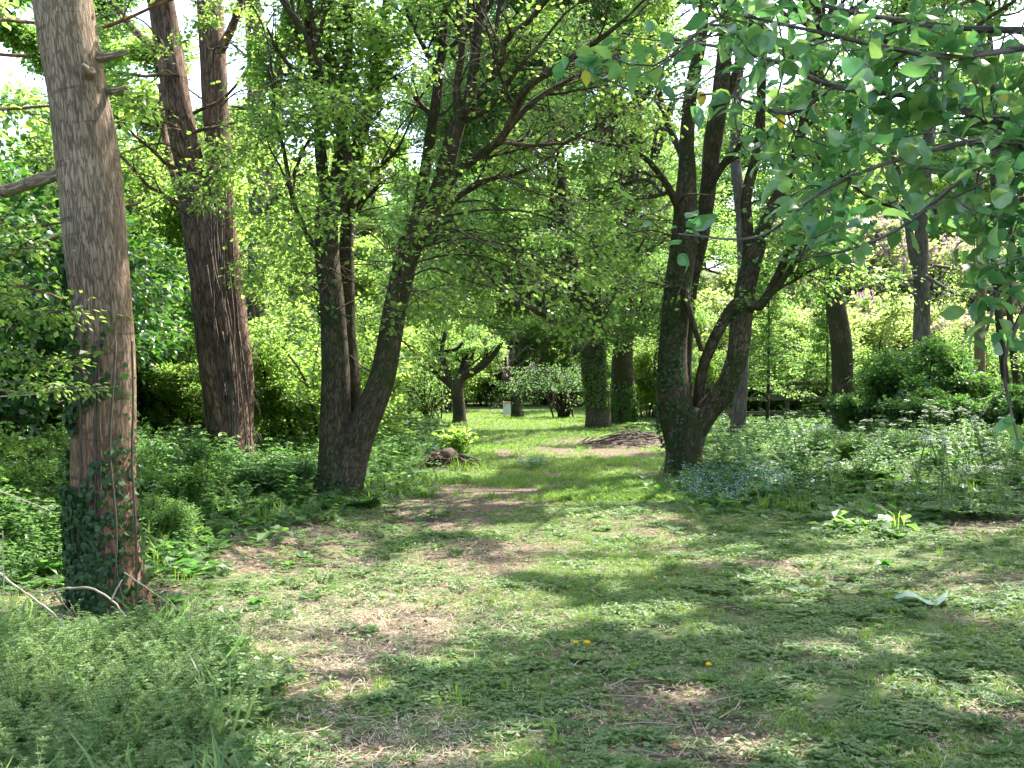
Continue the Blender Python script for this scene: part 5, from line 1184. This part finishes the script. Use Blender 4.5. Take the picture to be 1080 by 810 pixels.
# leaf litter and twigs
ac = Acc(); P_ = sample(60000, -20, 20, 3.4, 22, .9); dm = dirt_mask(P_[:, 0], P_[:, 1]); keep = rng.random(len(P_)) < dm * .8 + .22; P_ = P_[keep]; n = len(P_)
pos = np.stack([P_[:, 0], P_[:, 1], gz(P_[:, 0], P_[:, 1]) + .012 + rng.random(n) * .012], -1); d = rvec(n); d[:, 2] *= .25
put(ac, KITE, pos, d, np.array([0, 0, 1.]) + rvec(n, .4), rng.uniform(.012, .038, n), 0)
stuff('leaf_litter', ac, [M['dead_leaf']], 'dead brown leaves scattered over the bare patches')
ac = Acc(); P_ = sample(42000, -20, 20, 3.4, 18, .9); dm = dirt_mask(P_[:, 0], P_[:, 1]); px, py = to_px(P_[:, 0], P_[:, 1])
st_ = ell(px, py, [(345, 665, 130, 46, 1), (490, 650, 110, 30, .9), (430, 610, 90, 16, .7), (400, 790, 120, 40, .5), (240, 690, 60, 30, .6), (850, 605, 90, 18, .5), (900, 690, 90, 18, .5)])  # real straw, laid thickest on the sun patches to make them paler
P_ = P_[(rng.random(len(P_)) < .06 + .85 * st_ + .08 * dm) & (zone(P_[:, 0], P_[:, 1]) == 0)]
spread_protos(ac, PR['straw'], P_, .05, .12, tilt=.05)
stuff('dry_grass', ac, [M['straw'], M['stem']], 'pale dry grass blades lying flat over the clearing')
ac = Acc(); P_ = sample(2400, -20, 20, 3.4, 20, .8); dm = dirt_mask(P_[:, 0], P_[:, 1]); P_ = P_[rng.random(len(P_)) < dm * .8 + .1]
for x, y in P_:
    a = rng.uniform(0, pi); L = rng.uniform(.05, .3); p = np.array([x, y, 0]); e = p + np.array([cos(a), sin(a), 0]) * L; m_ = (p + e) / 2 + rng.normal(0, .02, 3)
    Q = np.array([p, m_, e]); Q[:, 2] = gz(Q[:, 0], Q[:, 1]) + .02 + rng.uniform(0, .02, 3); tube(ac, Q, [.003, .0025, .0015], 3, 0)
stuff('twig_litter', ac, [M['dry']], 'small dry twigs scattered over the woodland floor')

# ------------------------------------------------------------------ individual plants
def plant(name, fn, mats, label, cat, group):
    a = Acc(); fn(a); return tag(link(name, a.mesh(name, mats, bark=False)), label, cat, group)
def many(protos, pts, smin, smax):
    for i, (x, y) in enumerate(pts):
        k = i % len(protos); o = protos[k] if i < len(protos) else None
        if o is None: o = protos[k].copy(); C.objects.link(o)
        s = rng.uniform(smin, smax); o.location = (x, y, float(gz(x, y))); o.rotation_euler = (rng.normal(0, .06), rng.normal(0, .06), rng.uniform(0, 6.28)); o.scale = (s, s, s)
def f_cowparsley(a):
    for k in range(5):
        an = k * 1.25; frond(a, (0, 0, 0), (cos(an), sin(an), .9), rng.uniform(.4, .6), .14, 8)
    for k in range(3):
        an = rng.uniform(0, 6.28); P = curve(6, (0, 0, 0), (cos(an) * .18, sin(an) * .18, 1), rng.uniform(.8, 1.05), (cos(an) * .08, sin(an) * .08)); tube(a, P, np.full(6, .005), 4, 1)
        frond(a, P[3], (cos(an + 2), sin(an + 2), .5), .25, .09, 6)
        top = P[-1]
        for u in range(8):
            b2 = u * .785 + rng.random() * .4; rr = rng.uniform(.01, .075); e = top + [cos(b2) * rr, sin(b2) * rr, .06 - rr * .5 + rng.random() * .02]
            tube(a, np.array([top, e]), [.002, .0015], 3, 1, cap=False)
            m = 7; th = np.arange(m) * .9; put(a, KITE, e + np.stack([np.cos(th), np.sin(th), np.zeros(m)], -1) * .008, np.stack([np.cos(th), np.sin(th), np.full(m, .2)], -1), np.array([0, 0, 1.]) + rvec(m, .6), .017, 2)
GC = 'cow parsley flowering in the right-hand undergrowth'
cps = [plant('cow_parsley', f_cowparsley, [M['herb'], M['stem'], M['white']], 'cow parsley with small white flower heads in the right-hand undergrowth', 'wildflower', GC) for _ in range(4)]
pts = []
while len(pts) < 60:
    px, py = rng.uniform(880, 1110) - (len(pts) % 3) * 20, rng.uniform(445, 545)
    x, y = G(px, py + 12); pts.append((x, y))
many(cps, pts, .45, .95)
def f_fmn(a):
    for k in range(14):
        an = rng.uniform(0, 6.28); b0 = np.array([rng.normal(0, .12), rng.normal(0, .12), 0]); P = curve(4, b0, (cos(an) * .3, sin(an) * .3, 1), rng.uniform(.16, .32), (0, 0)); tube(a, P, np.full(4, .002), 3, 1, cap=False)
        th = rng.uniform(0, 6.28, 5); put(a, KITE, P[[1, 1, 2, 2, 2]], np.stack([np.cos(th), np.sin(th), np.full(5, .3)], -1), np.array([0, 0, 1.]) + rvec(5, .3), .07, 0)
        m = 5; put(a, KITE, P[-1] + rvec(m, .022), rvec(m) * [1, 1, .3], np.array([0, 0, 1.]) + rvec(m, .4), .02, 2)
GF = 'forget-me-nots round the foot of the ivy maple'
fm = [plant('forget_me_not', f_fmn, [M['herb_blue'], M['stem'], M['blue']], 'pale blue forget-me-not clump near the foot of the ivy maple', 'wildflower', GF) for _ in range(2)]
many(fm, [G(725 + 110 * rng.random() ** 1.5, 516 + rng.uniform(-5, 22)) for _ in range(26)], .7, 1.2)
GF2 = 'forget-me-nots by the stump mound'
fm2 = [plant('forget_me_not', f_fmn, [M['herb_blue'], M['stem'], M['blue']], 'pale blue forget-me-not clump beside the stump mound', 'wildflower', GF2)]
many(fm2, [G(462 + rng.uniform(-8, 22), 484 + rng.uniform(-4, 5)) for _ in range(7)] + [G(570 + rng.uniform(-10, 10), 494 + rng.uniform(-2, 4)) for _ in range(4)], .7, 1.0)
# leafy sapling on the mound
Mo = Tree('elder_seedling', (-.98, 19.0), 'bright green elder seedling growing on top of the stump mound', cat='seedling', bark='bark_grey', leaf='maple', lsize=.12, per=7, cull=False, spread=.07)
for q in range(7): Mo.grow(Mo.base + [0, 0, 0], (cos(q * .9) * .5, sin(q * .9) * .5, 1), .5, .008, 2, 3, kids=5, ratio=.5)
Mo.finish()
# dark bramble heap on the right
GBr = 'dark green bramble mounds heaped in front of the right-hand trunks'
brm = [bg_shrub('bramble', 'dark green bramble mound below the right-hand trunks', GBr, 1.45, 1.4, 'herb', .085, 13, 12, cat='bramble')]
scatter(brm, [(8.9, 24.2), (8.2, 24.9), (8.6, 22.3), (9.9, 23.6), (11.2, 23.6), (10.2, 21.6), (12.2, 24.5)], .75, .95)
brm[0].scale = (1.15, 1.15, 1.45)
# leafy herb clumps, left edge of the path
# dandelions
def f_dand(a):
    tube(a, np.array([[0, 0, 0], [.005, 0, .05], [.01, 0, .09]]), [.003, .003, .003], 4, 1); m = 40; th = np.arange(m) * 2.4; c = np.array([.01, 0, .09])
    put(a, NARROW, np.repeat(c[None], m, 0), np.stack([np.cos(th), np.sin(th), np.linspace(1.2, .1, m)], -1), np.array([0, 0, 1.]) + rvec(m, .1), .024, 2)
    th = np.arange(8) * .8; put(a, KITE, np.zeros((8, 3)) + [0, 0, .01], np.stack([np.cos(th), np.sin(th), np.full(8, .25)], -1), np.array([0, 0, 1.]) + rvec(8, .1), .09, 0)
GD = 'yellow dandelions open on the grassy path'
dn = [plant('dandelion', f_dand, [M['grass'], M['stem'], M['dandelion']], 'small open yellow dandelion on the grassy path', 'wildflower', GD)]
many(dn, [G(*q) for q in ((605, 695), (617, 698), (693, 622), (749, 722), (632, 560))], .9, 1.2)
# docks: larger leaf plants
def f_dock(a):
    m = 9; th = np.arange(m) * 2.4; put(a, OVATE, np.zeros((m, 3)), np.stack([np.cos(th), np.sin(th), rng.uniform(.4, 1.1, m)], -1), np.array([0, 0, 1.]) + rvec(m, .15), rng.uniform(.14, .24, m), 0)
GDk = 'broad-leaved dock plants among the herbs'
dk = [plant('dock_plant', f_dock, [M['herb'], M['stem']], 'low broad-leaved dock plant among the herbs', 'wild plant', GDk) for _ in range(3)]
many(dk, [G(*q) for q in ((305, 600), (318, 592), (200, 612), (180, 640), (935, 600), (905, 615), (640, 560), (270, 640), (205, 560), (235, 580), (880, 560), (950, 570))], .45, .75)
# pale drooping leaf in the clearing
a = Acc(); lp0 = W(970, 640, 7.55); 
pts3 = [(945, 640), (955, 636), (966, 635), (976, 631), (986, 628), (994, 632), (1000, 636)]
V = []; 
for i, (px, py) in enumerate(pts3):
    c = W(px, py, 7.5); c[2] = gz(c[0], c[1]) + .06 + .035 * sin(i * 1.3); w = [.005, .05, .06, .045, .06, .05, .005][i]; V += [c + [0, -w, -.01], c + [0, 0, .012], c + [.01, w, -.008]]
fs = []
for i in range(6):
    for k in range(2):
        q = i * 3 + k; fs += [(q, q + 3, q + 4), (q, q + 4, q + 1)]
a.add(V, fs, 0, None, True); M['pale'] = leaf_mat('pale_leaf', [(.32, .44, .30), (.42, .54, .40)], [(.4, .55, .3), (.45, .6, .35)], .3)
tag(link('wilted_leaf', a.mesh('wilted_leaf', [M['pale']], lp0, bark=False), loc=lp0), 'large pale wilted leaf lying across low weeds in the right clearing', 'leaf')
ZONES = [(-1e9, -60, 'out beyond the left edge'), (-60, 60, 'left of the pale near trunk'), (60, 165, 'behind the pale near trunk'), (165, 290, 'around the reddish twin trunk'),
         (290, 430, 'behind the twin-stemmed maple'), (430, 540, 'behind the small forked apple tree'), (540, 600, 'behind the arching dark bush'), (600, 690, 'behind the broad low-branched maple'),
         (690, 800, 'behind the ivy maple'), (800, 900, 'near the leaning brown trunk'), (900, 1000, 'near the upright brown trunk'), (1000, 1140, 'at the right edge'), (1140, 1e9, 'out beyond the right edge')]
ORD = ['nearest', 'second nearest', 'third nearest', 'fourth nearest', 'fifth nearest', 'sixth nearest', 'seventh nearest', 'eighth nearest', 'ninth nearest', 'tenth nearest', 'eleventh nearest', 'twelfth nearest'] + ['farthest'] * 40
KD = {'woodland_tree': 'leafy sunlit woodland tree', 'evergreen_shrub': 'glossy dark green shrub', 'leafy_shrub': 'bright green bushy shrub', 'flowering_shrub': 'purple-blossomed shrub on the bank', 'bramble': 'dark green bramble mound', 'bank_shrub': 'pale green shrub on the bank', 'leafy_bush': 'low leafy bush in the herbs'}
bins = {}
for o in scene.objects:
    kd = o.name.split('.')[0]
    if kd in KD and o.parent is None:
        px = 540 + F * o.location.x / o.location.y
        zi = next(i for i, z in enumerate(ZONES) if z[0] <= px < z[1]); bins.setdefault((kd, zi), []).append(o)
for kd, cnt_ in (('dandelion', 'six open yellow dandelions on the grassy path'), ('dock_plant', 'twelve low broad-leaved dock plants among the herbs')):
    obs = sorted([o for o in scene.objects if o.name.split('.')[0] == kd], key=lambda o: o.location.y)
    for i, o in enumerate(obs): o['label'] = (ORD[i] if i < len(obs) - 1 else 'farthest') + ' of the ' + cnt_
for (kd, zi), obs in bins.items():
    obs.sort(key=lambda o: o.location.y)
    for i, o in enumerate(obs):
        o['label'] = KD[kd] + ' ' + ZONES[zi][2] + ('' if len(obs) == 1 else ', ' + ORD[i] + ' there')
print('TOTAL POLYS', sum(len(m.polygons) for m in bpy.data.meshes), 'objs', len(scene.objects))
